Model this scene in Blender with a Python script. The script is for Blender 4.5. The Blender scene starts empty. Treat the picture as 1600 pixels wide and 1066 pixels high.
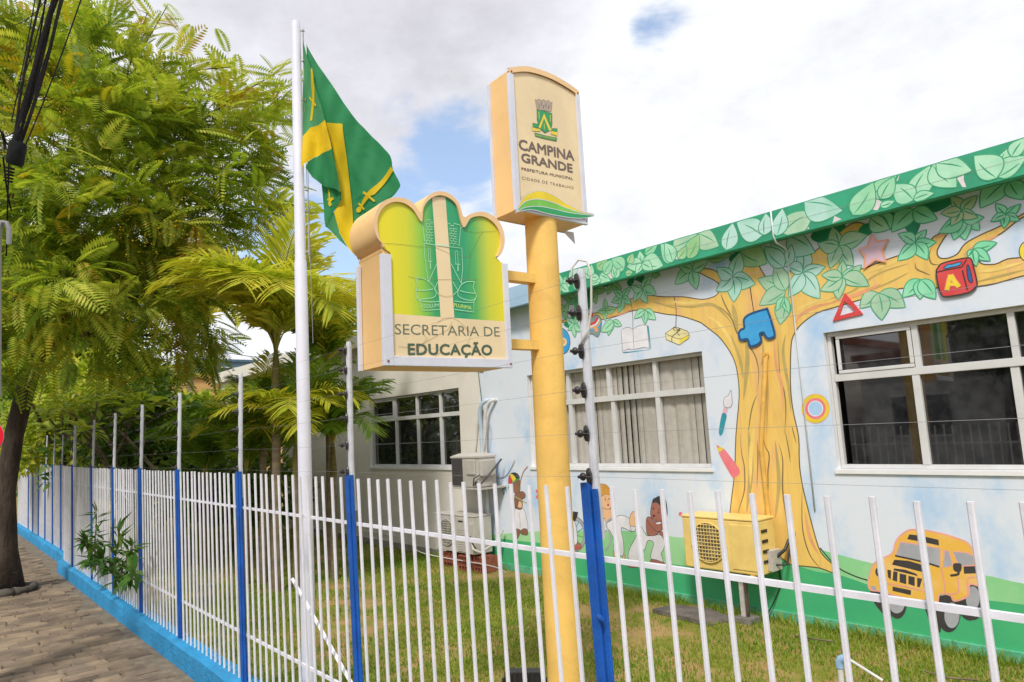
import bpy, bmesh, math, random
import numpy as np
from mathutils import Vector, Matrix
from mathutils.geometry import tessellate_polygon
random.seed(7); rng = np.random.default_rng(7)
scn = bpy.context.scene
COL = scn.collection
PI = math.pi

# ------------------------------------------------------------------ camera
CAM = Vector((0, 0, 1.75)); FPX = 1067.0
yaw, pit, rol = (math.radians(a) for a in (48.906, 7.496, -2.900))
Fw = Vector((-math.sin(yaw)*math.cos(pit), math.cos(yaw)*math.cos(pit), math.sin(pit)))
_r0 = Vector((math.cos(yaw), math.sin(yaw), 0)); _u0 = _r0.cross(Fw)
Rt = _r0*math.cos(rol) + _u0*math.sin(rol); Up = -_r0*math.sin(rol) + _u0*math.cos(rol)
cd = bpy.data.cameras.new('camera'); cam = bpy.data.objects.new('camera', cd); COL.objects.link(cam)
cd.lens = FPX/1600*36; cd.sensor_width = 36; cd.clip_start = .05; cd.clip_end = 3000
mw = Matrix((Rt, Up, -Fw)).transposed().to_4x4(); mw.translation = CAM; cam.matrix_world = mw
scn.camera = cam

# ------------------------------------------------------------------ world and sun
SUN_EL, SUN_AZ = math.radians(48), math.radians(145)   # azimuth measured from +Y towards +X
sd = Vector((math.sin(SUN_AZ)*math.cos(SUN_EL), math.cos(SUN_AZ)*math.cos(SUN_EL), math.sin(SUN_EL)))
sl = bpy.data.lights.new('sun', 'SUN'); sl.energy = 1.5; sl.angle = math.radians(10); sl.color = (1, .95, .87)
so = bpy.data.objects.new('sun', sl); COL.objects.link(so)
so.rotation_euler = sd.to_track_quat('Z', 'Y').to_euler(); so.location = (0, 0, 20)
vs = scn.view_settings; vs.view_transform = 'Standard'; vs.look = 'None'; vs.exposure = 1.0; vs.gamma = 1; vs.use_curve_mapping = False

def px_dir(x, y):
    return (Fw*FPX + Rt*(x-800) - Up*(y-533)).normalized()

wd = bpy.data.worlds.new('World'); scn.world = wd; wd.use_nodes = True
nt = wd.node_tree; nt.nodes.clear()
def N(nt, t, **k):
    n = nt.nodes.new(t)
    for a, v in k.items():
        if a == 'inp':
            for i, x in v.items(): n.inputs[i].default_value = x
        else: setattr(n, a, v)
    return n
def math_(nt, op, a, b=None, c=None, clamp=False):
    n = N(nt, 'ShaderNodeMath', operation=op); n.use_clamp = clamp
    for i, v in enumerate((a, b, c)):
        if v is None: continue
        if isinstance(v, (int, float)): n.inputs[i].default_value = v
        else: nt.links.new(v, n.inputs[i])
    return n.outputs[0]
def mixc(nt, fac, a, b, mode='MIX'):
    n = N(nt, 'ShaderNodeMix', data_type='RGBA', blend_type=mode)
    for i, v in ((0, fac), (6, a), (7, b)):
        if isinstance(v, (int, float)): n.inputs[i].default_value = v
        elif isinstance(v, tuple): n.inputs[i].default_value = (*v[:3], 1)
        else: nt.links.new(v, n.inputs[i])
    return n.outputs[2]
sky = N(nt, 'ShaderNodeTexSky', sky_type='NISHITA'); sky.sun_disc = False
sky.sun_elevation = SUN_EL; sky.sun_rotation = SUN_AZ; sky.air_density = 1.0; sky.dust_density = 1.2
tc = N(nt, 'ShaderNodeTexCoord')
def blob(x, y, deg0, deg1):
    d = px_dir(x, y)
    v = N(nt, 'ShaderNodeVectorMath', operation='DOT_PRODUCT'); nt.links.new(tc.outputs['Generated'], v.inputs[0]); v.inputs[1].default_value = d
    m = N(nt, 'ShaderNodeMapRange', interpolation_type='SMOOTHSTEP'); nt.links.new(v.outputs['Value'], m.inputs[0])
    m.inputs[1].default_value = math.cos(math.radians(deg1)); m.inputs[2].default_value = math.cos(math.radians(deg0))
    return m.outputs[0]
def noise(nt, vec, scale, det=4, rough=.5, dist=0):
    n = N(nt, 'ShaderNodeTexNoise'); n.inputs['Scale'].default_value = scale; n.inputs['Detail'].default_value = det
    n.inputs['Roughness'].default_value = rough; n.inputs['Distortion'].default_value = dist
    if vec is not None: nt.links.new(vec, n.inputs['Vector'])
    return n.outputs['Fac']
mp = N(nt, 'ShaderNodeMapping'); mp.inputs['Scale'].default_value = (1, 1, 1.8); mp.inputs['Location'].default_value = (.3, .1, .2)
nt.links.new(tc.outputs['Generated'], mp.inputs[0])
n1 = noise(nt, mp.outputs[0], 3.2, 9, .58, .25)
n2 = noise(nt, mp.outputs[0], 1.6, 6, .5)
# open sky shows through low on the left and in a few gaps
bias = math_(nt, 'MULTIPLY', blob(610, 315, 3, 16), .30)
b2 = math_(nt, 'MULTIPLY', blob(1043, 68, .0, 4.4), .19)
b3 = math_(nt, 'MULTIPLY', blob(930, 330, 1, 8), .16)
b4 = math_(nt, 'MULTIPLY', blob(1130, 300, 8, 20), -.16)
b5 = math_(nt, 'MULTIPLY', blob(600, 30, 3, 15), -.25)
s_ = math_(nt, 'SUBTRACT', n1, math_(nt, 'ADD', math_(nt, 'ADD', bias, b2), math_(nt, 'ADD', b3, math_(nt, 'ADD', b4, b5))))
cov = N(nt, 'ShaderNodeMapRange', interpolation_type='SMOOTHSTEP'); nt.links.new(s_, cov.inputs[0])
cov.inputs[1].default_value = .27; cov.inputs[2].default_value = .42
# cloud tone: white, with grey undersides
gsum = math_(nt, 'ADD', math_(nt, 'MULTIPLY', blob(640, 40, 4, 20), .22), n2)
gsum = math_(nt, 'SUBTRACT', gsum, math_(nt, 'MULTIPLY', blob(1250, 260, 10, 32), .22))
grey = N(nt, 'ShaderNodeMapRange', interpolation_type='SMOOTHSTEP'); nt.links.new(gsum, grey.inputs[0])
grey.inputs[1].default_value = .42; grey.inputs[2].default_value = .82
cl = mixc(nt, grey.outputs[0], (5.3, 5.4, 5.65), (3.8, 3.75, 4.1))
fine = N(nt, 'ShaderNodeMapRange'); nt.links.new(noise(nt, mp.outputs[0], 5.5, 9, .62), fine.inputs[0])
fine.inputs[1].default_value = .3; fine.inputs[2].default_value = .7; fine.inputs[3].default_value = .82; fine.inputs[4].default_value = 1.12
cl = mixc(nt, 1.0, cl, fine.outputs[0], 'MULTIPLY')
skyc = mixc(nt, 1.0, sky.outputs[0], (1.0, 1.06, 1.12), 'MULTIPLY')
skyc = mixc(nt, .35, skyc, (3.4, 4.1, 5.1))
allc = mixc(nt, cov.outputs[0], skyc, cl)
bg = N(nt, 'ShaderNodeBackground'); bg.inputs[1].default_value = .1
nt.links.new(allc, bg.inputs[0]); ow = N(nt, 'ShaderNodeOutputWorld'); nt.links.new(bg.outputs[0], ow.inputs[0])

# ------------------------------------------------------------------ helpers
def ray_pt(x, y, o, n):
    d = px_dir(x, y); return CAM + d*((o-CAM).dot(n)/d.dot(n))
class PL:                       # a vertical plane: s along a, z up, off along n
    def __init__(s, o, a, n): s.o = Vector((o[0], o[1], 0)); s.a = Vector(a).normalized(); s.n = Vector(n).normalized()
    def uv(s, x, y): p = ray_pt(x, y, s.o, s.n); return ((p-s.o).dot(s.a), p.z)
    def w(s, u, z, off=0): return s.o + s.a*u + Vector((0, 0, z)) + s.n*off
def srgb(h, k=1.0):
    h = h.lstrip('#'); r = []
    for i in (0, 2, 4):
        v = int(h[i:i+2], 16)/255; v = v/12.92 if v <= .04045 else ((v+.055)/1.055)**2.4
        r.append(min(v*k, .95))
    return tuple(r)
MATS = {}
def ramp(cr, cols):
    e = cr.color_ramp.elements; e.remove(e[1]); e[0].position = cols[0][0]; e[0].color = (*cols[0][1], 1)
    for p, c in cols[1:]: e.new(p).color = (*c, 1)
def M(name, col, rough=.6, var=.08, scale=6, bump=0, bscale=60, metal=0, spec=.5, col2=None, thr=(.35, .65), stretch=(1, 1, 1), dirt=0, dcol=(.12, .1, .08), ior=None, bdist=.01):
    if name in MATS: return MATS[name]
    m = bpy.data.materials.new(name); m.use_nodes = True; t = m.node_tree; b = t.nodes['Principled BSDF']
    g = N(t, 'ShaderNodeNewGeometry'); mpp = N(t, 'ShaderNodeMapping'); mpp.inputs['Scale'].default_value = stretch
    t.links.new(g.outputs['Position'], mpp.inputs[0]); P = mpp.outputs[0]
    c = Vector(col)
    lo = tuple(x*(1-var) for x in c); hi = tuple(min(x*(1+var), .95) for x in c)
    if col2 is not None: lo, hi = col, col2
    r = N(t, 'ShaderNodeMapRange', interpolation_type='SMOOTHSTEP'); r.inputs[1].default_value, r.inputs[2].default_value = thr
    t.links.new(noise(t, P, scale, 5, .6), r.inputs[0])
    out = mixc(t, r.outputs[0], lo, hi)
    if dirt:
        r2 = N(t, 'ShaderNodeMapRange', interpolation_type='SMOOTHSTEP'); r2.inputs[1].default_value, r2.inputs[2].default_value = .5, .8
        t.links.new(noise(t, P, scale*2.7, 8, .7, .5), r2.inputs[0])
        out = mixc(t, math_(t, 'MULTIPLY', r2.outputs[0], dirt), out, dcol)
    t.links.new(out, b.inputs['Base Color'])
    b.inputs['Roughness'].default_value = rough; b.inputs['Metallic'].default_value = metal; b.inputs['Specular IOR Level'].default_value = spec
    if ior: b.inputs['IOR'].default_value = ior
    if bump:
        bp = N(t, 'ShaderNodeBump'); bp.inputs['Strength'].default_value = bump; bp.inputs['Distance'].default_value = bdist
        t.links.new(noise(t, P, bscale, 6, .65), bp.inputs['Height']); t.links.new(bp.outputs[0], b.inputs['Normal'])
    MATS[name] = m; return m
def leafmat(name, cols, trans=.35, rough=.55):
    if name in MATS: return MATS[name]
    m = bpy.data.materials.new(name); m.use_nodes = True; t = m.node_tree; b = t.nodes['Principled BSDF']
    g = N(t, 'ShaderNodeNewGeometry'); cr = N(t, 'ShaderNodeValToRGB')
    ramp(cr, cols)
    big = noise(t, g.outputs['Position'], 1.1, 3, .5)
    f = math_(t, 'ADD', math_(t, 'MULTIPLY', g.outputs['Random Per Island'], .45), math_(t, 'SUBTRACT', math_(t, 'MULTIPLY', big, 1.3), .35))
    t.links.new(f, cr.inputs[0]); t.links.new(cr.outputs[0], b.inputs['Base Color']); b.inputs['Roughness'].default_value = rough
    b.inputs['Specular IOR Level'].default_value = .35
    tr = N(t, 'ShaderNodeBsdfTranslucent'); t.links.new(mixc(t, 1, cr.outputs[0], (1.3, 1.35, .8), 'MULTIPLY'), tr.inputs[0])
    mx = N(t, 'ShaderNodeMixShader'); mx.inputs[0].default_value = trans
    t.links.new(b.outputs[0], mx.inputs[1]); t.links.new(tr.outputs[0], mx.inputs[2]); t.links.new(mx.outputs[0], t.nodes['Material Output'].inputs[0])
    MATS[name] = m; return m

WL = {}
def wl(p): return WL.get(p.name, Vector((0, 0, 0))) if p else Vector((0, 0, 0))
def thing(name, label, cat, loc=(0, 0, 0), group=None, parent=None):
    o = bpy.data.objects.new(name, None); COL.objects.link(o); o.empty_display_size = .1
    if parent: o.parent = parent
    o.location = Vector(loc) - wl(parent); WL[o.name] = Vector(loc)
    if label: tag(o, label, cat, group)
    return o
def tag(o, label, cat, group=None):
    o['label'] = label; o['category'] = cat
    if group: o['group'] = group
    return o
class MB:
    def __init__(s): s.v = []; s.f = []; s.m = []; s.mats = []; s.sm = False
    def mi(s, m):
        if m not in s.mats: s.mats.append(m)
        return s.mats.index(m)
    def add(s, vs_, fs, m):
        k = len(s.v); s.v += [tuple(v) for v in vs_]; i = s.mi(m)
        for f in fs: s.f.append(tuple(k+j for j in f)); s.m.append(i)
    def box(s, a, b, m, ax=None, o=None):       # min and max corner; optional axes (3 vectors) and origin
        x0, y0, z0 = a; x1, y1, z1 = b
        P = [(x0, y0, z0), (x1, y0, z0), (x1, y1, z0), (x0, y1, z0), (x0, y0, z1), (x1, y0, z1), (x1, y1, z1), (x0, y1, z1)]
        if ax: P = [Vector(o or (0, 0, 0)) + ax[0]*p[0] + ax[1]*p[1] + ax[2]*p[2] for p in P]
        s.add(P, [(0, 3, 2, 1), (4, 5, 6, 7), (0, 1, 5, 4), (1, 2, 6, 5), (2, 3, 7, 6), (3, 0, 4, 7)], m)
    def tube(s, pts, rad, m, seg=8, caps=True, ell=1):
        pts = [Vector(p) for p in pts]; n = len(pts)
        if isinstance(rad, (int, float)): rad = [rad]*n
        ref = None; rings = []
        for i in range(n):
            t = (pts[min(i+1, n-1)] - pts[max(i-1, 0)]).normalized()
            if ref is None: ref = Vector((0, 0, 1)) if abs(t.z) < .9 else Vector((1, 0, 0))
            u = t.cross(ref).normalized(); w = u.cross(t).normalized(); ref = w
            rings.append([pts[i] + (u*math.cos(2*PI*k/seg) + w*math.sin(2*PI*k/seg)*ell)*rad[i] for k in range(seg)])
        V = [p for r in rings for p in r]; F = []
        for i in range(n-1):
            for k in range(seg):
                F.append((i*seg+k, i*seg+(k+1) % seg, (i+1)*seg+(k+1) % seg, (i+1)*seg+k))
        if caps: F.append(tuple(range(seg))[::-1]); F.append(tuple((n-1)*seg+k for k in range(seg)))
        s.add(V, F, m)
    def prism(s, pl, poly, o0, o1, m, mf=None):      # polygon (s,z) on a plane extruded from off o0 (back) to o1 (front)
        n = len(poly); V = [pl.w(u, z, o0) for u, z in poly] + [pl.w(u, z, o1) for u, z in poly]
        tri = tessellate_polygon([[Vector((u, z, 0)) for u, z in poly]])
        s.add(V, [(i, (i+1) % n, n+(i+1) % n, n+i) for i in range(n)], m)
        s.add(V, [tuple(n+j for j in t) for t in tri], mf or m); s.add(V, [tuple(t)[::-1] for t in tri], m)
    def flat(s, pl, poly, off, m):
        V = [pl.w(u, z, off) for u, z in poly]
        s.add(V, [tuple(t) for t in tessellate_polygon([[Vector((u, z, 0)) for u, z in poly]])], m)
    def ribbon(s, pl, pts, wdt, off, m, closed=False, taper=False):
        n = len(pts); V = []
        for i in range(n):
            a = pts[(i-1) % n] if (closed or i > 0) else pts[i]; b = pts[(i+1) % n] if (closed or i < n-1) else pts[i]
            dx, dy = b[0]-a[0], b[1]-a[1]; l = math.hypot(dx, dy) or 1
            h = wdt/2*((math.sin(PI*(i+.3)/(n-.4)) if taper else 1))
            nx, ny = -dy/l*h, dx/l*h
            V += [pl.w(pts[i][0]+nx, pts[i][1]+ny, off), pl.w(pts[i][0]-nx, pts[i][1]-ny, off)]
        F = [(2*i, 2*i+1, 2*(i+1)+1, 2*(i+1)) for i in range(n-1)]
        if closed: F.append((2*n-2, 2*n-1, 1, 0))
        s.add(V, F, m)
    def obj(s, name, parent=None, smooth=False, bevel=0, label=None):
        L = wl(parent); me = bpy.data.meshes.new(name)
        me.from_pydata([(v[0]-L.x, v[1]-L.y, v[2]-L.z) for v in s.v], [], s.f)
        for m in s.mats: me.materials.append(m)
        me.polygons.foreach_set('material_index', s.m)
        if smooth: me.polygons.foreach_set('use_smooth', [True]*len(s.f))
        o = bpy.data.objects.new(name, me); COL.objects.link(o)
        if smooth == 'auto':
            me.set_sharp_from_angle(angle=math.radians(35))
        if bevel:
            b = o.modifiers.new('bevel', 'BEVEL'); b.width = bevel; b.segments = 2; b.limit_method = 'ANGLE'
        if parent: o.parent = parent
        WL[o.name] = Vector(L)
        if label: o['label'] = label
        return o
def place(me, name, loc, parent=None, rot=None, scale=None):
    o = bpy.data.objects.new(name, me); COL.objects.link(o)
    if parent: o.parent = parent
    o.location = Vector(loc) - wl(parent); WL[o.name] = Vector(loc)
    if rot: o.rotation_euler = rot
    if scale: o.scale = scale
    return o
def mesh_np(name, V, F, mat, mi=None):
    me = bpy.data.meshes.new(name); n = len(V); m, k = F.shape
    me.vertices.add(n); me.vertices.foreach_set('co', np.asarray(V, dtype=np.float32).ravel())
    me.loops.add(m*k); me.loops.foreach_set('vertex_index', F.astype(np.int32).ravel())
    me.polygons.add(m); me.polygons.foreach_set('loop_start', np.arange(0, m*k, k, dtype=np.int32)); me.polygons.foreach_set('loop_total', np.full(m, k, dtype=np.int32))
    for x in (mat if isinstance(mat, list) else [mat]): me.materials.append(x)
    if mi is not None: me.polygons.foreach_set('material_index', np.asarray(mi, dtype=np.int32))
    me.update(calc_edges=True); return me
def scatter(name, tv, tf, R, S, P, mat, parent=None, mi=None):
    """template verts/faces copied by rotation R (K,3,3), scale S (K,), position P (K,3) into one mesh"""
    K = len(P); V = np.einsum('kij,nj->kni', R, tv)*S[:, None, None] + P[:, None, :]
    if parent: V = V - np.array(wl(parent))
    F = (tf[None] + (np.arange(K)*len(tv))[:, None, None]).reshape(-1, tf.shape[1])
    me = mesh_np(name, V.reshape(-1, 3), F, mat, None if mi is None else np.repeat(mi, len(tf)))
    o = bpy.data.objects.new(name, me); COL.objects.link(o)
    if parent: o.parent = parent
    return o
def frames(D, roll=None):
    """rotation matrices with x axis along D, z roughly up"""
    D = D/np.linalg.norm(D, axis=1, keepdims=True); Z = np.tile([0, 0, 1.], (len(D), 1))
    Y = np.cross(Z, D); Y /= np.linalg.norm(Y, axis=1, keepdims=True)+1e-9; Z = np.cross(D, Y)
    if roll is not None:
        c, s = np.cos(roll)[:, None], np.sin(roll)[:, None]; Y, Z = Y*c+Z*s, Z*c-Y*s
    return np.stack([D, Y, Z], axis=2)
def spline(pts, closed=True, k=4):
    n = len(pts); out = []
    for i in range(n if closed else n-1):
        p = [pts[(i+j) % n] if closed else pts[min(max(i+j, 0), n-1)] for j in (-1, 0, 1, 2)]
        for q in range(k):
            t = q/k; r = []
            for c in (0, 1):
                a, b, c_, d = (x[c] for x in p)
                r.append(.5*((2*b) + (-a+c_)*t + (2*a-5*b+4*c_-d)*t*t + (-a+3*b-3*c_+d)*t**3))
            out.append(tuple(r))
    if not closed: out.append(tuple(pts[-1]))
    return out
def stuff(o, label=None, cat=None):
    o['kind'] = 'stuff'
    if label: tag(o, label, cat)
    return o
def struct(o): o['kind'] = 'structure'; return o
def text(pl, s, L, R, T, mat, off, name, parent, bold=0, space=1.0):
    """flat lettering on plane pl: L,R = baseline ends, T = a point at cap height (all (s,z))"""
    cu = bpy.data.curves.new('t', 'FONT'); cu.body = s; cu.size = 1; cu.resolution_u = 3; cu.space_character = space
    o = bpy.data.objects.new('t', cu); COL.objects.link(o)
    dg = bpy.context.evaluated_depsgraph_get(); me = bpy.data.meshes.new_from_object(o.evaluated_get(dg))
    co = np.zeros(len(me.vertices)*3); me.vertices.foreach_get('co', co); co = co.reshape(-1, 3)
    x0, x1 = co[:, 0].min(), co[:, 0].max(); cap = .729
    fx = (co[:, 0]-x0)/(x1-x0); u = L[0] + fx*(R[0]-L[0]); z = L[1] + fx*(R[1]-L[1]) + co[:, 1]/cap*(T[1]-L[1])
    mb = MB(); bs_ = abs(R[0]-L[0])/(x1-x0)*max(bold, 0); fs_ = [tuple(p.vertices) for p in me.polygons]
    for i, (dx, dz) in enumerate(((0, 0), (1, 0), (-1, 0), (0, 1), (0, -1), (.7, .7), (-.7, -.7), (.7, -.7), (-.7, .7)) if bold > 0 else ((0, 0),)):   # heavier strokes: layered passes of the same print
        mb.add([pl.w(a+dx*bs_, b+dz*bs_, off+i*.00003) for a, b in zip(u, z)], fs_, mat)
    bpy.data.objects.remove(o); bpy.data.meshes.remove(me)
    return mb.obj(name, parent)
# ------------------------------------------------------------------ ground, road, pavement
KY = 1.69            # street face of the fence kerb
BY = 1.76            # line of the fence bars
DW = 5.8             # facade
FY = 5.58            # face of the roof fascia
def sheet(name, x0, x1, y0, y1, z, m):
    mb = MB(); mb.add([(x0, y0, z), (x1, y0, z), (x1, y1, z), (x0, y1, z)], [(0, 1, 2, 3)], m); return struct(mb.obj(name))
m_earth = M('earth', srgb('8a7458', .8), .95, scale=1.5, col2=srgb('6d6a3c', .7), bump=.6, bscale=12)
m_asph = M('asphalt', (.055, .054, .052), .9, .2, 3, bump=.5, bscale=90)
m_lawn = M('lawn_soil', srgb('86842f', .85), .95, scale=2.4, col2=srgb('b0905c', .85), thr=(.42, .6), bump=.7, bscale=30)
m_mortar = M('mortar', srgb('8b7d6b', .8), .95, .2, 9, bump=.7, bscale=50)
m_stone = M('paving', srgb('a8937a', .88), .88, scale=3.2, col2=srgb('867666', .82), thr=(.35, .65), bump=.9, bscale=55, dirt=.45, dcol=srgb('a8967c', .75))
t_ = m_stone.node_tree; b_ = t_.nodes['Principled BSDF']; src = b_.inputs['Base Color'].links[0].from_socket   # every stone its own tone
oi = N(t_, 'ShaderNodeObjectInfo'); gi = N(t_, 'ShaderNodeNewGeometry'); fr_ = math_(t_, 'FRACT', math_(t_, 'ADD', oi.outputs['Random'], gi.outputs['Random Per Island']))
mr_ = N(t_, 'ShaderNodeMapRange'); t_.links.new(fr_, mr_.inputs[0]); mr_.inputs[3].default_value = .62; mr_.inputs[4].default_value = 1.12
t_.links.new(mixc(t_, 1.0, src, mr_.outputs[0], 'MULTIPLY'), b_.inputs['Base Color'])
sheet('ground', -400, 400, -400, 400, -.16, m_earth)
sheet('road', -60, 30, -9.2, -3.2, -.125, m_asph)
mb = MB(); mb.box((-60, -3.2, -.2), (30, KY+.17, -.022), m_mortar); pavement = struct(mb.obj('sidewalk'))
mb = MB(); mb.box((-60, -3.36, -.2), (30, -3.2, -.0), M('kerb_stone', srgb('a39b90', .7), .9, .15, 5, bump=.5)); struct(mb.obj('road_kerb'))
mb = MB(); mb.box((-60, -11.2, -.2), (30, -9.2, 0.0), M('concrete', srgb('a39b90', .7), .9, .15, 3, bump=.4)); struct(mb.obj('far_sidewalk'))
sheet('garden_ground', -60, 12, KY+.16, 30, -.004, m_lawn)
# paving stones: the ones in view as single parts, the rest joined
stn = []
for row in range(-20, 130):
    x = -2.6 - row*.135; y = KY - .01 - random.random()*.3; w_ = .135
    while y > -3.1:
        ln = random.uniform(.17, .36); stn.append((x, y-ln/2, w_-.020, ln-.020)); y -= ln
def shape_stone(cx, cy, w_, l_, z=0.0):
    j = lambda a: random.uniform(-a, a); r = .012
    top = [(-w_/2+r+j(.006), -l_/2+r+j(.01)), (w_/2-r+j(.006), -l_/2+r+j(.01)), (w_/2-r+j(.006), l_/2-r+j(.01)), (-w_/2+r+j(.006), l_/2-r+j(.01))]
    t = [(cx+a, cy+b, z+j(.003)) for a, b in top]; b_ = [(cx+(r*(1 if a > 0 else -1))+a, cy+b+(r*(1 if b > 0 else -1)), z-.016) for a, b in top]
    return t+b_, [(0, 1, 2, 3), (4, 5, 1, 0), (5, 6, 2, 1), (6, 7, 3, 2), (7, 4, 0, 3)]
def proj(p):
    d = Vector(p)-CAM; z = d.dot(Fw); return (800+FPX*d.dot(Rt)/z, 533-FPX*d.dot(Up)/z, z) if z > .05 else (-1e5, 0, z)
vis = [];
for i, (x, y, a, b) in enumerate(stn):
    px, py, dz = proj((x, y, 0))
    if -30 < px < 330 and 780 < py < 1090 and dz > 0: vis.append((dz, i))
vis.sort(); near = {i for _, i in vis[:290]}
smesh = []
for _ in range(14):
    V, F = shape_stone(0, 0, .115, .33); me = bpy.data.meshes.new('paving_stone'); me.from_pydata(V, [], F); me.materials.append(m_stone); smesh.append(me)
mb = MB()
for i, (x, y, a, b) in enumerate(stn):
    z = random.uniform(-.003, .004)
    if i in near: place(random.choice(smesh), 'paving_stone', (x, y, z-.002), pavement, (random.uniform(-.01, .01), random.uniform(-.02, .02), random.uniform(-.012, .012)), (1, b/.316, 1))
    else: V, F = shape_stone(x, y, a, b, z); mb.add(V, F, m_stone)
stuff(mb.obj('paving_stone', pavement))

# ------------------------------------------------------------------ building
W = PL((0, DW), (1, 0, 0), (0, -1, 0)); FP = PL((0, FY), (1, 0, 0), (0, -1, 0))
FZ0, FZ1 = 3.295, 3.548
bld = thing('school_office_building', 'long low white building with a painted tree mural and green leafy roof edge', 'building', (-6, DW+2, 0))
m_mural = M('mural_sky', srgb('dfe6f1', .98), .7, scale=1.7, col2=srgb('a8cdf2', .98), thr=(.48, .76), bump=.15, bscale=25, stretch=(1.2, 1, .8))
m_beige = M('offwhite_wall', srgb('e9e3da', .95), .8, .03, 3, bump=.2, bscale=30, dirt=.12, dcol=srgb('b5a896'))
m_white = M('white_paint', srgb('eeeef0', .95), .6, .04, 4, bump=.1, bscale=40)
m_frame = M('aluminium_white', srgb('dcdcdc', .9), .45, .05, 5, dirt=.15, dcol=srgb('9a9690'))
m_blind = M('blind_fabric', srgb('c6c0b6', .92), .9, .06, 14)
m_glass = M('tinted_glass', (.02, .02, .022), .03, .5, 9, ior=2.05, spec=.5)
m_glass.node_tree.nodes['Principled BSDF'].inputs['Roughness'].default_value = .025
# see-through pane in front of the blinds
mg = bpy.data.materials.new('clear_glass'); mg.use_nodes = True; t = mg.node_tree; t.nodes.clear()
o_ = N(t, 'ShaderNodeOutputMaterial'); mx = N(t, 'ShaderNodeMixShader'); mx.inputs[0].default_value = .09
tr = N(t, 'ShaderNodeBsdfTransparent'); tr.inputs[0].default_value = (.97, .97, .97, 1); gl = N(t, 'ShaderNodeBsdfGlossy'); gl.inputs['Roughness'].default_value = .03
t.links.new(tr.outputs[0], mx.inputs[1]); t.links.new(gl.outputs[0], mx.inputs[2]); t.links.new(mx.outputs[0], o_.inputs[0])
wins = [dict(x=(-2.615, .55), z=(1.30, 2.445), up=(-2.54, -1.93, -1.30, -.66, -.03, .5), lo=(-2.54, -1.96, -1.32, -.66, -.03, .5), tr=2.055, glass=m_glass, kind='dark'),
        dict(x=(-6.40, -3.82), z=(1.30, 2.435), up=(-6.36, -5.74, -5.10, -4.45, -3.86), lo=(-6.36, -5.72, -5.06, -4.44, -3.86), tr=2.055, glass=mg, kind='blind'),
        dict(x=(-10.45, -7.86), z=(1.275, 2.40), up=(-10.41, -9.69, -9.05, -8.41, -7.90), lo=(-10.41, -9.67, -9.04, -8.41, -7.90), tr=2.04, glass=m_glass, kind='dark')]
def wall(name, x0, x1, z0, z1, m, holes):
    mb = MB(); xs = sorted({x0, x1, *[h['x'][0] for h in holes], *[h['x'][1] for h in holes]}); zs = sorted({z0, z1, *[q for h in holes for q in h['z']]})
    for i in range(len(xs)-1):
        for j in range(len(zs)-1):
            cx, cz = (xs[i]+xs[i+1])/2, (zs[j]+zs[j+1])/2
            if any(h['x'][0] < cx < h['x'][1] and h['z'][0] < cz < h['z'][1] for h in holes): continue
            mb.add([(xs[i], DW, zs[j]), (xs[i+1], DW, zs[j]), (xs[i+1], DW, zs[j+1]), (xs[i], DW, zs[j+1])], [(0, 1, 2, 3)], m)
    for h in holes:
        a, b = h['x']; c, d = h['z']; y0, y1 = DW, DW+.13
        mb.add([(a, y0, c), (b, y0, c), (b, y0, d), (a, y0, d), (a, y1, c), (b, y1, c), (b, y1, d), (a, y1, d)], [(0, 4, 5, 1), (1, 5, 6, 2), (2, 6, 7, 3), (3, 7, 4, 0)], m_white)
    return mb.obj(name, bld)
XJ = W.uv(753, 700)[0]
wall_m = wall('wall', XJ, 4.5, -.05, FZ1-.02, m_mural, wins[:2])
wall_b = wall('wall', -13.6, XJ, -.05, FZ1-.02, m_beige, wins[2:])
mb = MB()   # rear and end walls
mb.box((-13.6, DW+4.8, -.05), (4.5, DW+5, FZ0), m_beige); mb.box((4.3, DW+.01, -.05), (4.5, DW+4.8, FZ0), m_beige); mb.box((-13.6, DW+.01, -.05), (-13.45, DW+4.8, FZ0), m_beige)
mb.obj('wall', bld)
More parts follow.
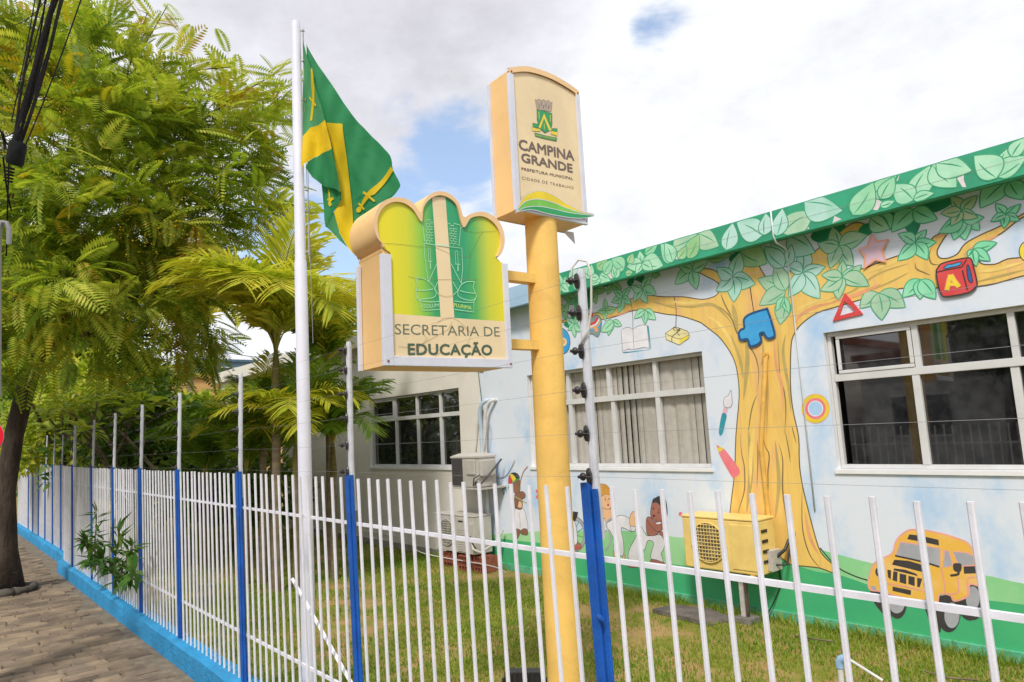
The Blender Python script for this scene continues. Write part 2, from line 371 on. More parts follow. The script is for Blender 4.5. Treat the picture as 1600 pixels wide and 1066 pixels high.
for h in wins:      # window > pane, blind_slat
    a, b = h['x']; c, d = h['z']; y0, y1 = DW+.055, DW+.105; mb = MB(); tr_ = h['tr']; fw = .035
    mb.box((a+.004, y0, d-fw), (b-.004, y1, d-.002), m_frame); mb.box((a+.004, y0, c+.002), (b-.004, y1, c+fw), m_frame)
    mb.box((a+.004, y0, c+fw), (a+fw, y1, d-fw), m_frame); mb.box((b-fw, y0, c+fw), (b-.004, y1, d-fw), m_frame)
    mb.box((a+fw, y0-.008, tr_-.03), (b-fw, y1-.004, tr_+.03), m_frame)
    for xx in h['up'][1:-1]: mb.box((xx-.022, y0-.004, tr_+.03), (xx+.022, y1-.002, d-fw), m_frame)
    for k, xx in enumerate(h['lo'][1:-1]): mb.box((xx-.027, y0-.004+.006*(k % 2), c+fw), (xx+.027, y1-.002, tr_-.03), m_frame)
    if h['kind'] == 'dark':
        xx0, xx1 = h['up'][0]+.0, h['up'][1]-.022      # hinged top sash, thicker
        for bb in (((xx0, tr_+.03), (xx1, tr_+.062)), ((xx0, d-fw-.032), (xx1, d-fw)), ((xx0, tr_+.062), (xx0+.034, d-fw-.032)), ((xx1-.034, tr_+.062), (xx1, d-fw-.032))):
            mb.box((bb[0][0]+.003, y0-.014, bb[0][1]+.002), (bb[1][0]-.003, y0-.001, bb[1][1]-.002), m_frame)
    wo = mb.obj('window', bld, bevel=.003)
    mbs = MB(); mbs.box((a-.02, DW-.018, c-.035), (b+.02, DW-.0015, c-.002), m_white); mbs.obj('sill', wo)
    for cols, za, zb in ((h['up'], tr_+.03, d-fw), (h['lo'], c+fw, tr_-.03)):
        for k in range(len(cols)-1):
            mp_ = MB(); yy = DW+.085
            mp_.add([(cols[k]+.015, yy, za-.005), (cols[k+1]-.015, yy, za-.005), (cols[k+1]-.015, yy, zb+.005), (cols[k]+.015, yy, zb+.005)], [(0, 1, 2, 3)], h['glass'])
            mp_.obj('pane', wo)
    if h['kind'] == 'blind':
        x = a+.04; n = 0
        while x < b-.06:
            mbb = MB(); w_ = .0815; tw = random.uniform(-.012, .012)
            mbb.add([(x, DW+.125+tw, c), (x+w_/2, DW+.118, c), (x+w_, DW+.125-tw, c), (x, DW+.125+tw, d), (x+w_/2, DW+.118, d), (x+w_, DW+.125-tw, d)], [(0, 1, 4, 3), (1, 2, 5, 4)], m_blind)
            mbb.obj('blind_slat', wo); x += .083
mb = MB(); mb.box((-13.4, DW+.30, .02), (4.28, DW+.33, FZ0-.02), M('dark_room', (.03, .03, .03), .9)); mb.obj('dark_room_backing', bld)  # near-black sheet stands in for the unlit room behind the windows
# roof, fascia, soffit
m_fgreen = M('fascia_green', srgb('35a47c', .95), .6, .12, 4, bump=.1, bscale=30)
m_fblue = M('fascia_blue', srgb('a9c9e6', .95), .65, .05, 3)
XG = FP.uv(846, 440)[0]; XL = FP.uv(334, 589)[0]
mb = MB(); mb.box((XL-.05, FY+.07, FZ1-.1), (4.9, DW+5.3, FZ1-.012), m_beige); mb.obj('roof', bld)
for a, b, m_, nm in ((XL, XJ, m_beige, 'fascia'), (XJ, XG, m_fblue, 'fascia'), (XG, 4.9, m_fgreen, 'fascia')):
    mb = MB(); mb.box((a, FY, FZ0), (b, FY+.07, FZ1), m_); fo = mb.obj(nm, bld)
    if m_ is m_fgreen: fasc = fo
mb = MB(); mb.box((XJ, FY+.071, FZ0+.03), (4.9, DW-.002, FZ0+.05), M('soffit_green', srgb('58a37e', .9), .7, .2, 3)); mb.box((-13.6, FY+.071, FZ0+.03), (XJ, DW-.002, FZ0+.05), m_beige); mb.obj('soffit', bld)
# porch at the far left end
mb = MB(); xl = W.uv(341, 656)[0]
mb.box((XL+.2, DW-.12, 2.39), (-13.6, DW+.1, FZ0+.02), m_beige); mb.box((XL+.2, DW+.1, 2.39), (XL+.4, DW+4.8, FZ0+.02), m_beige); mb.obj('porch_beam', bld)
mb = MB(); mb.box((XL+.9, DW+1.3, -.05), (-13.6, DW+1.5, FZ0), m_beige); mb.obj('wall', bld)
for k in range(3):
    mb = MB(); mb.box((XL+.45+k*1.75, DW-.08, 0), (XL+.62+k*1.75, DW+.08, 2.388), m_beige); mb.obj('porch_column', bld, bevel=.01)
mb = MB(); mb.box((XL+.401, DW+.101, 2.5), (-13.61, DW+4.8, 2.62), m_beige); mb.obj('porch_ceiling', bld)

# ------------------------------------------------------------------ mural
CR = dict(A=(860, 340, 5.33), B=(1040, 320, 5.33), C=(1180, 270, 4.845), D=(1380, 210, 4.845), E=(1280, 360, 5.0), F=(1100, 460, 4.845), G=(1080, 660, 4.264),
          H=(760, 700, 5.33), I=(900, 740, 5.922), J=(1340, 810, 5.609), K=(640, 680, 4.44), L=(640, 320, 5.608), M=(800, 130, 5.075), N=(720, 360, 2.665), O=(720, 80, 3.555), P=(540, 280, 3.33), Q=(1000, 680, 2.763), R=(460, 40, 2.961), S=(1250, 730, 3.171), Z=(0, 0, 1))
def cp(k, pts, pl=W):
    a, b, s = CR[k]; return [pl.uv(a+x/s, b+y/s) for x, y in pts]
LAY = [0, 0]
def lay(base=None):
    if base is not None: LAY[0] = base*.0004; LAY[1] = 0
    LAY[1] += 1; return .0008 + LAY[0] + LAY[1]*.00004
INK = M('ink', srgb('3f3a3a', .8), .7)
def paint(mb, k, pts, m, smooth=True, outline=None, ow=.008, pl=W, off=None):
    q = cp(k, pts, pl)
    if smooth: q = spline(q, True, 4)
    off = lay() if off is None else off
    if outline: mb.ribbon(pl, q, ow, off+.00003, outline, closed=True); LAY[1] += 1
    mb.flat(pl, q, off, m)
def stroke(mb, k, pts, m, w_=.008, pl=W, taper=False):
    mb.ribbon(pl, spline(cp(k, pts, pl), False, 5), w_, lay(), m, taper=taper)
mp1 = lambda n, h, h2=None, **k: M(n, srgb(h, .95), .65, col2=srgb(h2, .95) if h2 else None, **k)
g_lt = [mp1('leaf_mint', 'b8ebc8', '9fdcb6', scale=5), mp1('leaf_aqua', 'bfe6dc', 'a2dac4', scale=4), mp1('leaf_sage', 'bbdcbb', 'a6cfae', scale=4), mp1('leaf_green', '90d6a8', 'a8e2b8', scale=5),
        mp1('leaf_khaki', 'c6d6ae', 'b4cba0', scale=4), mp1('leaf_fresh', '84deae', '9ee8c0', scale=5), mp1('leaf_olive', '98ca8e', 'b4dca6', scale=5)]
g_dk = mp1('leaf_edge', '3a9e76', '45ae7e', scale=6); g_deep = mp1('leaf_deep', '17845c', '1f9468', scale=3)
g_edge2 = mp1('leaf_edge_soft', '56a981', scale=6)
def leafpoly(b, t, wr, side=0, fascia=False):
    dx, dy = t[0]-b[0], t[1]-b[1]; l = math.hypot(dx, dy); n = 11; wr = wr*(1.45 if fascia else 1.25); up = []; dn = []
    for i in range(n+1):
        u = i/n; h = wr*l*math.sin(PI*u**.8)**.85*(1-.25*u)
        bow = side*l*.10*math.sin(PI*u)
        up.append((b[0]+dx*u - dy/l*(h+bow), b[1]+dy*u + dx/l*(h+bow))); dn.append((b[0]+dx*u + dy/l*(h-bow), b[1]+dy*u - dx/l*(h-bow)))
    return up + dn[-2:0:-1]
def leaf(mb, k, b, t, tint=0, wr=.27, pl=W, edge=.008):
    q = cp(k, [b, t], pl)
    if pl is FP: q = [(u, min(max(z, FZ0+.004), FZ1-.004)) for u, z in q]
    poly = leafpoly(q[0], q[1], wr, random.uniform(-1, 1), pl is FP)
    if pl is FP: poly = [(u, min(max(z, FZ0+.003), FZ1-.003)) for u, z in poly]
    off = lay(); mb.flat(pl, poly, off, g_lt[tint]); mb.ribbon(pl, poly, edge, lay(), g_dk, closed=True)
    a, b_ = q; v = [(a[0]+(b_[0]-a[0])*u + (b_[1]-a[1])*.06*math.sin(PI*u)*s_, a[1]+(b_[1]-a[1])*u - (b_[0]-a[0])*.06*math.sin(PI*u)*s_) for s_ in (random.choice((-1, 1)),) for u in (.03, .2, .4, .58, .72)]
    mb.ribbon(pl, v, .011, lay(), g_dk, taper=True)
def cluster(k, c, tips, tint=0, wr=.27, pl=W, par=None, base=0):
    mb = MB(); lay(base)
    for t in tips: leaf(mb, k, c, t, tint, wr, pl)
    mb.obj('painted_leaf_cluster', par or wall_m)
# hills
MB_ = MB(); lay(0)
m_hill = mp1('hill_light', '86cf8e', 'a8dfa6', scale=1.3); m_hill2 = mp1('hill_dark', '4cbb7c', '40ae78', scale=1.2); m_plinth = M('plinth_mint', srgb('6cc4a0', .9), .8, scale=9, col2=srgb('4fae85', .9), dirt=.4, dcol=srgb('c9b79a'), bump=.5)
def skyline(pts): return [W.uv(*p) for p in pts]
top = spline(skyline([(755, 836), (779, 835), (826, 831), (890, 830), (937, 829), (985, 830), (1030, 835), (1064, 840), (1110, 838), (1170, 838), (1235, 845), (1282, 859), (1330, 872), (1363, 880), (1420, 890), (1480, 897), (1538, 899), (1600, 912), (1660, 915), (1800, 920)]), False, 4)
X1 = 4.49
ground_z = .03
def band(top, zb, off, m, mb):
    V = []; 
    for u, z in top: V += [W.w(min(u, X1), z, off), W.w(min(u, X1), zb, off)]
    mb.add(V, [(2*i, 2*i+1, 2*i+3, 2*i+2) for i in range(len(top)-1)], m)
top = [(XJ+.002, top[0][1])] + [p for p in top if XJ+.01 < p[0] < X1] + [(X1, top[-1][1])]
band(top, ground_z, lay(), m_hill, MB_)
d = spline(skyline([(755, 843), (782, 842), (816, 846), (850, 850), (900, 868), (940, 878), (1008, 885), (1048, 882), (1080, 884), (1140, 875), (1207, 868), (1235, 880), (1275, 893), (1305, 897), (1335, 906), (1365, 916), (1440, 930), (1541, 938), (1600, 945), (1680, 955)]), False, 4)
d = [(XJ+.002, d[0][1])] + [p for p in d if XJ+.01 < p[0] < X1] + [(X1, d[-1][1])]
band(d, ground_z, lay(), m_hill2, MB_)
MB_.obj('painted_hills', wall_m)
mb = MB(); mb.box((XJ+.002, DW-.022, -.03), (X1, DW-.0, .075), m_plinth); mb.box((-13.6, DW-.02, -.03), (XJ-.002, DW-.0, .10), M('plinth_grey', srgb('a9a299', .8), .9, .2, 7, bump=.5)); mb.obj('plinth', bld, bevel=.004)
# the painted tree
m_bark = bpy.data.materials.new('painted_bark'); m_bark.use_nodes = True; t = m_bark.node_tree; b = t.nodes['Principled BSDF']; b.inputs['Roughness'].default_value = .65
g = N(t, 'ShaderNodeNewGeometry'); mpp = N(t, 'ShaderNodeMapping'); mpp.inputs['Scale'].default_value = (7, 1, 1.0); t.links.new(g.outputs['Position'], mpp.inputs[0])
cr = N(t, 'ShaderNodeValToRGB')
ramp(cr, [(p, srgb(c, .95)) for p, c in ((.25, 'd9b45e'), (.42, 'eec46a'), (.55, 'f5ce6e'), (.66, 'f0be7c'), (.8, 'dfc062'))])
t.links.new(noise(t, mpp.outputs[0], 1.3, 6, .55, .6), cr.inputs[0]); t.links.new(cr.outputs[0], b.inputs['Base Color'])
mb = MB(); lay(1)
tree = [(1150, 680), (1148, 737), (1143, 780), (1138, 820), (1126, 872), (1207, 868), (1235, 882), (1258, 885), (1282, 888), (1305, 896), (1306, 886), (1291, 873), (1279, 855), (1265, 805), (1253, 754), (1249, 721), (1248, 683), (1240, 646), (1236, 615), (1235, 584), (1236, 543), (1240, 524), (1253, 506), (1277, 489), (1306, 480), (1346, 468), (1392, 455), (1416, 450), (1466, 450), (1528, 448), (1560, 442), (1600, 431), (1680, 415), (1760, 404), (1760, 372), (1680, 390), (1600, 402), (1574, 405), (1555, 413), (1533, 412), (1530, 398), (1545, 377), (1566, 364), (1586, 348), (1600, 339), (1640, 322), (1640, 314), (1600, 334), (1562, 354), (1533, 367), (1508, 381), (1496, 397), (1479, 404), (1467, 402), (1465, 390), (1479, 367), (1485, 362), (1472, 364), (1458, 371), (1450, 384), (1428, 394), (1403, 400), (1380, 408), (1351, 419), (1330, 424), (1312, 420), (1318, 400), (1345, 370), (1352, 352), (1330, 350), (1290, 380), (1262, 402), (1238, 420), (1222, 440), (1206, 442), (1197, 434), (1184, 412), (1176, 398), (1164, 400), (1156, 420), (1150, 440), (1140, 440), (1128, 432), (1115, 422), (1100, 420), (1087, 422), (1102, 431), (1119, 440), (1126, 449), (1123, 457), (1115, 464), (1096, 468), (1068, 464), (1040, 464), (1016, 462), (1000, 462), (987, 467), (966, 480), (942, 487), (905, 494), (879, 501), (879, 504), (922, 499), (942, 499), (961, 495), (980, 488), (1001, 484), (1025, 488), (1040, 491), (1064, 494), (1092, 503), (1100, 508), (1112, 517), (1125, 528), (1139, 547), (1148, 565), (1153, 588), (1155, 621)]
tree_q = spline([W.uv(*p) for p in tree], True, 3)
mb.flat(W, tree_q, lay(), m_bark)
mb.ribbon(W, tree_q, .010, lay(), M('bark_line', srgb('6b5a3a', .8), .7), closed=True)
mb.obj('painted_tree', wall_m)
mb = MB(); lay(2); m_bl = M('bark_stroke', srgb('8f7b50', .85), .7); m_bs = M('bark_shade', srgb('c8b06a', .9), .7, scale=4); m_bh = M('bark_pink', srgb('eaa878', .95), .7); m_by = M('bark_light', srgb('f7d67c', .95), .7)
for k, pts, m_, w_ in [('F', [(0, 78), (90, 84), (160, 130), (215, 195), (250, 290), (330, 380), (385, 460), (412, 560), (413, 660), (400, 745)], m_bl, .014), ('F', [(130, 0), (160, 80), (210, 165)], m_bl, .012),
        ('G', [(325, 60), (335, 200), (355, 300), (355, 450), (325, 560), (310, 620)], m_bl, .012), ('G', [(440, 120), (445, 250), (438, 440)], m_bl, .010), ('G', [(470, 60), (490, 150), (520, 220), (512, 330), (512, 460), (495, 600)], m_bl, .012),
        ('G', [(580, 130), (610, 250), (610, 450), (640, 680), (665, 940)], m_bl, .014), ('G', [(625, 50), (650, 180), (662, 270)], m_bl, .010), ('G', [(670, 20), (700, 140)], m_bl, .010), ('G', [(700, 720), (670, 860), (672, 960)], m_bl, .010),
        ('G', [(740, 420), (742, 700), (790, 880), (870, 980)], m_bl, .012), ('F', [(560, 330), (575, 600), (610, 750), (620, 900), (610, 1060)], m_bl, .012), ('F', [(400, 760), (360, 880), (335, 1060)], m_bl, .012), ('F', [(445, 640), (455, 800), (440, 1060)], m_bl, .010),
        ('F', [(445, 350), (455, 480), (480, 700), (475, 1060)], m_bs, .03), ('F', [(300, 250), (330, 450), (320, 620), (300, 800)], m_bs, .045), ('F', [(200, 300), (270, 480), (300, 640)], m_bs, .03), ('F', [(20, 160), (110, 220), (190, 330), (240, 470)], m_by, .035),
        ('F', [(530, 330), (545, 520), (590, 700), (600, 900)], m_bh, .03), ('F', [(620, 300), (600, 450), (640, 700), (660, 900)], m_bs, .03), ('F', [(1000, 60), (860, 90), (740, 150), (680, 240)], m_bh, .03), ('F', [(980, 30), (850, 50), (700, 120)], m_by, .03),
        ('G', [(380, 40), (400, 300), (370, 600)], m_bs, .05), ('G', [(420, 30), (400, 200), (395, 420)], m_by, .04), ('G', [(560, 120), (585, 400), (560, 640)], m_bs, .035), ('G', [(760, 600), (790, 760), (850, 880)], m_bh, .03),
        ('B', [(0, 830), (200, 850), (380, 830), (480, 900), (560, 1000)], m_bs, .03), ('B', [(0, 800), (180, 820), (340, 810)], m_by, .03), ('B', [(460, 740), (490, 820), (545, 930)], m_bl, .012), ('B', [(700, 660), (715, 760), (740, 920)], m_bl, .010), ('B', [(560, 830), (580, 930), (600, 1060)], m_bs, .05),
        ('E', [(60, 540), (250, 480), (460, 340), (700, 260)], m_bs, .018), ('E', [(300, 500), (520, 420), (700, 330)], m_bs, .014), ('E', [(100, 560), (300, 500), (480, 420)], m_bh, .035), ('E', [(380, 330), (550, 260), (700, 200)], m_by, .03), ('E', [(750, 250), (760, 300), (820, 330), (870, 350)], m_bl, .010), ('E', [(880, 130), (860, 200), (880, 260), (940, 270)], m_bl, .010),
        ('E', [(1240, 400), (1400, 360), (1600, 310)], m_bs, .018), ('E', [(1240, 330), (1400, 300), (1600, 250)], m_by, .03), ('E', [(1130, 190), (1250, 110), (1400, 40)], m_bh, .03), ('E', [(900, 60), (960, 40), (1000, 30)], m_bh, .02), ('A', [(850, 700), (1066, 760)], m_bs, .02), ('A', [(700, 750), (600, 800), (450, 830)], m_bh, .02)]:
    stroke(mb, k, pts, m_, w_, taper=True)
stuff(mb.obj('painted_bark_lines', wall_m))
# dark green painted leaves under the roof edge
mb = MB(); lay(3)
for k, pts in (('C', [(420, 485), (470, 425), (560, 405), (680, 392), (660, 440), (570, 495), (475, 528)]), ('C', [(780, 450), (830, 385), (930, 400), (900, 440), (850, 478)]), ('C', [(930, 330), (1066, 300), (1066, 330), (1000, 345)]),
               ('D', [(0, 590), (80, 590), (60, 660)]), ('D', [(280, 530), (400, 485), (510, 470), (520, 525), (400, 590), (340, 560)]), ('D', [(225, 590), (282, 650), (270, 720), (228, 775), (180, 730), (158, 680)]),
               ('A', [(370, 590), (420, 565), (520, 545), (470, 575)]), ('A', [(640, 530), (700, 500), (690, 550), (655, 575)]), ('A', [(705, 515), (770, 470), (785, 490), (765, 545), (730, 530)]), ('A', [(175, 765), (225, 790), (195, 870), (170, 820)]), ('A', [(112, 890), (150, 865), (180, 890), (150, 920)]), ('A', [(310, 580), (335, 575), (335, 720), (315, 760)]),
               ('B', [(530, 440), (620, 385), (650, 470), (620, 530), (560, 500)])):
    paint(mb, k, pts, g_deep)
stuff(mb.obj('painted_dark_leaves', wall_m))
for i, (k, c, tips, tint, wr) in enumerate([
    ('A', (215, 700), [(108, 655), (255, 640), (205, 770), (268, 730), (160, 690)], 3, .26), ('A', (100, 790), [(155, 705), (95, 720), (150, 840)], 6, .26),
    ('A', (600, 665), [(670, 580), (675, 722), (565, 797), (508, 705), (525, 603)], 3, .24), ('A', (765, 598), [(845, 482), (885, 640), (812, 715), (695, 705), (672, 570)], 0, .25),
    ('A', (460, 775), [(455, 675), (550, 755), (460, 862), (393, 785)], 6, .25), ('A', (525, 860), [(596, 900), (483, 985), (422, 952)], 0, .25), ('A', (785, 772), [(880, 852), (792, 892), (700, 842)], 0, .25),
    ('A', (205, 885), [(130, 838), (145, 940), (207, 1000), (262, 950), (245, 800)], 0, .24), ('A', (360, 590), [(465, 610), (386, 718), (340, 690)], 6, .28), ('A', (515, 560), [(475, 643), (597, 592)], 6, .28), ('A', (850, 455), [(915, 482)], 6, .35),
    ('B', (225, 545), [(78, 665), (262, 707), (108, 512), (357, 462)], 0, .27), ('B', (360, 450), [(550, 415)], 6, .26), ('B', (620, 395), [(845, 492)], 6, .34), ('B', (560, 600), [(622, 395), (748, 662), (570, 812), (422, 720), (428, 525)], 1, .29),
    ('B', (985, 520), [(880, 320), (1050, 330), (820, 350)], 1, .24), ('B', (1000, 715), [(768, 618), (782, 838), (912, 488)], 2, .25), ('B', (1000, 790), [(955, 998)], 2, .30), ('C', (215, 940), [(262, 1066), (160, 1050)], 0, .2),
    ('C', (250, 480), [(455, 605)], 1, .30), ('C', (360, 755), [(352, 545), (532, 712), (492, 955), (252, 945), (230, 690)], 1, .26), ('C', (635, 555), [(585, 408), (850, 472), (745, 705), (568, 725), (472, 535)], 2, .28),
    ('C', (660, 790), [(665, 660), (808, 698), (865, 858), (632, 965), (493, 893), (503, 775)], 2, .25), ('C', (875, 345), [(1022, 428)], 0, .32), ('E', (465, 492), [(318, 610), (674, 602), (490, 703)], 2, .30),
    ('E', (750, 97), [(840, -5), (917, 92), (848, 232), (612, 238), (618, 28)], 5, .26), ('E', (795, 385), [(652, 525), (790, 540), (912, 538)], 5, .28), ('E', (1200, 150), [(1390, 97), (1338, 240), (1232, 282), (1160, 205)], 5, .24),
    ('D', (230, 568), [(65, 742), (412, 645)], 5, .30), ('D', (600, 630), [(730, 728), (622, 802), (535, 802), (422, 748), (765, 628)], 5, .27), ('D', (592, 578), [(512, 470), (715, 463), (718, 632), (512, 695), (437, 600)], 4, .27),
    ('D', (930, 605), [(852, 525), (1042, 528), (1034, 655), (917, 714), (816, 663)], 5, .25), ('D', (940, 352), [(735, 560)], 5, .30), ('D', (955, 360), [(1062, 495)], 5, .34), ('D', (-20, 600), [(55, 722)], 5, .34)]):
    cluster(k, c, tips, tint, wr, base=4+i % 4)
# fascia leaves
mb = MB(); lay(0)
for k, pts in (('C', [(585, 385), (600, 328), (655, 352), (600, 375)]), ('C', [(890, 280), (915, 195), (965, 225), (925, 285)]), ('D', [(540, 305), (612, 297), (610, 345), (630, 400), (600, 400)]), ('D', [(100, 355), (125, 298), (112, 350)]), ('B', [(55, 370), (95, 370), (120, 450), (60, 455)]), ('C', [(230, 455), (395, 390), (410, 425), (260, 450)]), ('A', [(1015, 260), (1066, 265), (1066, 350), (1025, 345)]), ('A', [(470, 470), (500, 455), (545, 500), (500, 510)])):
    q = [(u, min(max(z, FZ0+.003), FZ1-.003)) for u, z in cp(k, pts, FP)]; mb.flat(FP, q, lay(), mp1('pale_gap', 'e3dcdc'))
stuff(mb.obj('painted_gaps', fasc))
FL = [('A', (90, 565), [(135, 490), (188, 518), (157, 622), (78, 622), (75, 470)], 0, .25), ('A', (155, 510), [(250, 425)], 1, .28), ('A', (205, 600), [(245, 430)], 0, .2), ('A', (340, 500), [(262, 420), (345, 388), (410, 505)], 0, .26), ('A', (385, 425), [(475, 352)], 6, .3), ('A', (445, 470), [(525, 350)], 3, .27),
      ('A', (615, 435), [(510, 345)], 3, .28), ('A', (540, 505), [(525, 400), (575, 420)], 0, .24), ('A', (410, 480), [(502, 542)], 0, .27), ('A', (345, 550), [(425, 520)], 0, .3), ('A', (765, 385), [(745, 278), (872, 308), (637, 412), (942, 402), (712, 470), (852, 452)], 0, .27), ('A', (648, 382), [(690, 298)], 6, .32), ('A', (788, 305), [(893, 228)], 3, .26), ('A', (1018, 376), [(918, 212)], 0, .25), ('A', (625, 470), [(690, 455)], 6, .25),
      ('B', (60, 480), [(-5, 318)], 0, .25), ('B', (270, 242), [(445, 345)], 2, .28), ('B', (62, 355), [(265, 243)], 2, .27), ('B', (190, 448), [(278, 248)], 6, .26), ('B', (105, 450), [(175, 345)], 6, .28), ('B', (505, 378), [(560, 152)], 1, .26), ('B', (805, 258), [(592, 148)], 1, .28), ('B', (822, 255), [(835, 68)], 1, .28), ('B', (925, 262), [(975, 30)], 1, .24),
      ('C', (200, 458), [(447, 290)], 2, .27), ('C', (372, 222), [(664, 288)], 1, .24), ('C', (740, 322), [(895, 72)], 3, .26), ('C', (950, 200), [(1055, 30)], 3, .26), ('C', (945, 255), [(1060, 212)], 0, .2), ('D', (-90, 480), [(102, 310)], 3, .25), ('D', (230, 500), [(80, 380)], 0, .3), ('D', (228, 495), [(390, 445)], 0, .2), 
      ('D', (215, 470), [(355, 232)], 0, .26), ('D', (375, 230), [(557, 402)], 0, .28), ('D', (400, 222), [(673, 276)], 0, .25), ('D', (862, 332), [(688, 163)], 0, .29), ('D', (865, 272), [(950, 100)], 0, .25), ('D', (868, 325), [(1090, 165)], 0, .26), ('D', (972, 172), [(1085, 20)], 0, .26), ('Z', (1610, 250), [(1690, 200)], 0, .3), ('Z', (1640, 268), [(1600, 232)], 0, .3)]
for i, (k, c, tips, tint, wr) in enumerate(FL):
    cluster(k, c, tips, tint, wr, pl=FP, par=fasc, base=1+i % 4)
# downpipe across the fascia and down the mural
mb = MB(); m_pipe = mp1('pipe_pale', 'e6ebee', 'd4e2e4', scale=5)
u0, zt = FP.uv(1207, 340)[0], FZ1
mb.tube([FP.w(u0, FZ1+.01, .02), FP.w(u0, FZ0+.02, .02), FP.w(u0, FZ0-.03, -.02), W.w(u0-.0, FZ0-.06, .03), W.w(u0, 2.4, .012), W.w(u0+.0, .95, .010)], .007, m_pipe, 8)
mb.obj('rain_pipe', bld, smooth=True)

# cut-outs and small painted motifs
def motif(name, fn, base=3, label=None, par=None):
    mb = MB(); lay(base); fn(mb); return mb.obj(name, par or wall_m, label=label)
def cutout(mb, k, pts, m, edge, th=.02, smooth=True):
    q = cp(k, pts); q = spline(q, True, 4) if smooth else q
    mb.prism(W, q, .0005, .008+th*.4, edge, m); return q
pk, org, red, blu, dbl, yel, crm = mp1('motif_pink', 'dfc0d4', 'e5b9c8', scale=5), mp1('motif_orange', 'f3a982'), mp1('motif_red', 'dc4444', 'e25252', scale=6), mp1('motif_blue', '3aa2e2', '4aaee8', scale=5), mp1('motif_navy', '1c5688'), mp1('motif_yellow', 'f2d93c'), mp1('motif_cream', 'efe2a6')
wht, gry, pnk2, teal, skin, brn, blk = mp1('motif_white', 'eceaf0'), mp1('motif_grey', 'b4b6bc', 'a6a8b0', scale=6), mp1('motif_rose', 'f08a94', 'ee7a86', scale=6), mp1('motif_teal', '2b8fa6', '3ea3b4', scale=6), mp1('motif_skin', 'f6c79c', 'f3bd90', scale=6), mp1('motif_brown', 'b5786a', 'a96c5e', scale=6), mp1('motif_black', '3a3838', '444040', scale=8)
dbr = mp1('motif_darkbrown', '9c7058', '8d6450', scale=6); hair = mp1('motif_blond', 'e2a94c', 'cf9240', scale=10); jy = mp1('jeep_yellow', 'f2bd4e', 'f6c878', scale=5, thr=(.45, .7)); rl = mp1('motif_rose_line', 'f0a79a'); grn = mp1('motif_green', '3a9a5e')
def f(mb):
    q = cutout(mb, 'F', [(310, 190), (360, 150), (470, 115), (490, 125), (540, 290), (530, 325), (490, 335), (468, 310), (455, 290), (430, 300), (440, 345), (420, 375), (370, 395), (350, 380), (335, 340), (285, 345), (270, 300), (285, 270), (312, 255)], blu, dbl)
    mb.ribbon(W, q, .022, .0165, dbl, closed=True)
motif('puzzle_piece', f, label='blue puzzle piece hung on the painted trunk')
def f(mb):
    q = cutout(mb, 'C', [(890, 465), (925, 525), (1012, 508), (965, 590), (995, 680), (915, 660), (830, 725), (840, 635), (788, 580), (858, 560)], pk, org, smooth=False); mb.ribbon(W, q, .018, .0165, org, closed=True)
motif('star', f, label='pink star with an orange rim')
def f(mb):
    o = cp('E', [(205, 490), (345, 655), (110, 712)]); i = cp('E', [(203, 552), (288, 635), (162, 670)])
    V = [W.w(*p, .014) for p in o+i] + [W.w(*p, .002) for p in o+i]
    mb.add(V, [(0, 1, 4, 3), (1, 2, 5, 4), (2, 0, 3, 5), (0, 6, 7, 1), (1, 7, 8, 2), (2, 8, 6, 0), (3, 4, 10, 9), (4, 5, 11, 10), (5, 3, 9, 11)], red)
motif('triangle', f)
def f(mb):
    q = cutout(mb, 'E', [(922, 325), (935, 295), (975, 258), (1150, 219), (1195, 232), (1215, 300), (1240, 410), (1225, 450), (1165, 490), (1000, 520), (960, 500), (935, 420)], red, M('cube_edge', srgb('6a2c2c'), .7), th=.03)
    mb.ribbon(W, q, .010, .0205, INK, closed=True)
    z = .021
    for pts, m_ in (([(980, 303), (1010, 270), (1040, 268), (1115, 250), (1105, 275), (1050, 290)], blu), ([(1160, 285), (1175, 280), (1205, 395), (1190, 410), (1170, 380)], M('cube_slot', srgb('2460a8'), .6))):
        q = spline(cp('E', pts), True, 3); mb.flat(W, q, z, m_); mb.ribbon(W, q, .006, z+.0004, INK, closed=True)
    for pts in ([(925, 330), (1000, 312), (1120, 290), (1160, 230)], [(1125, 315), (1165, 470)]): mb.ribbon(W, cp('E', pts), .009, z+.0002, INK)
    for j, (m_, w_) in enumerate(((M('letter_glow', srgb('f0a070'), .6), .036), (yel, .024))):
        for pts in ([(1005, 470), (1020, 400), (1035, 350)], [(1035, 350), (1065, 400), (1100, 445)], [(1020, 425), (1075, 425)]): mb.ribbon(W, cp('E', pts), w_*(.8 if len(pts) == 2 else 1), z+.001+.0006*j+.0001*len(pts) + .00005*pts[0][0]/1000, m_)
motif('toy_cube', f, label='red toy cube with a yellow letter A')
def ring(mb, k, cx, cy, rx, ry, m_, rin=0, off=None):
    off = off or lay(); n = 40
    o = cp(k, [(cx+rx*math.cos(2*PI*i/n), cy+ry*math.sin(2*PI*i/n)) for i in range(n)])
    if not rin: mb.flat(W, o, off, m_); return
    i_ = cp(k, [(cx+rx*rin*math.cos(2*PI*i/n), cy+ry*rin*math.sin(2*PI*i/n)) for i in range(n)])
    mb.add([W.w(*p, off) for p in o+i_], [(j, (j+1) % n, n+(j+1) % n, n+j) for j in range(n)], m_)
def f(mb):
    ring(mb, 'F', 845, 865, 107, 112, org); ring(mb, 'F', 845, 865, 104, 108, mp1('ring_yellow', 'efd23a')); ring(mb, 'F', 845, 865, 78, 80, pnk2); ring(mb, 'F', 845, 865, 58, 60, wht); ring(mb, 'F', 845, 865, 52, 54, mp1('ring_blue', 'a9cdf0'))
motif('painted_ring', f)
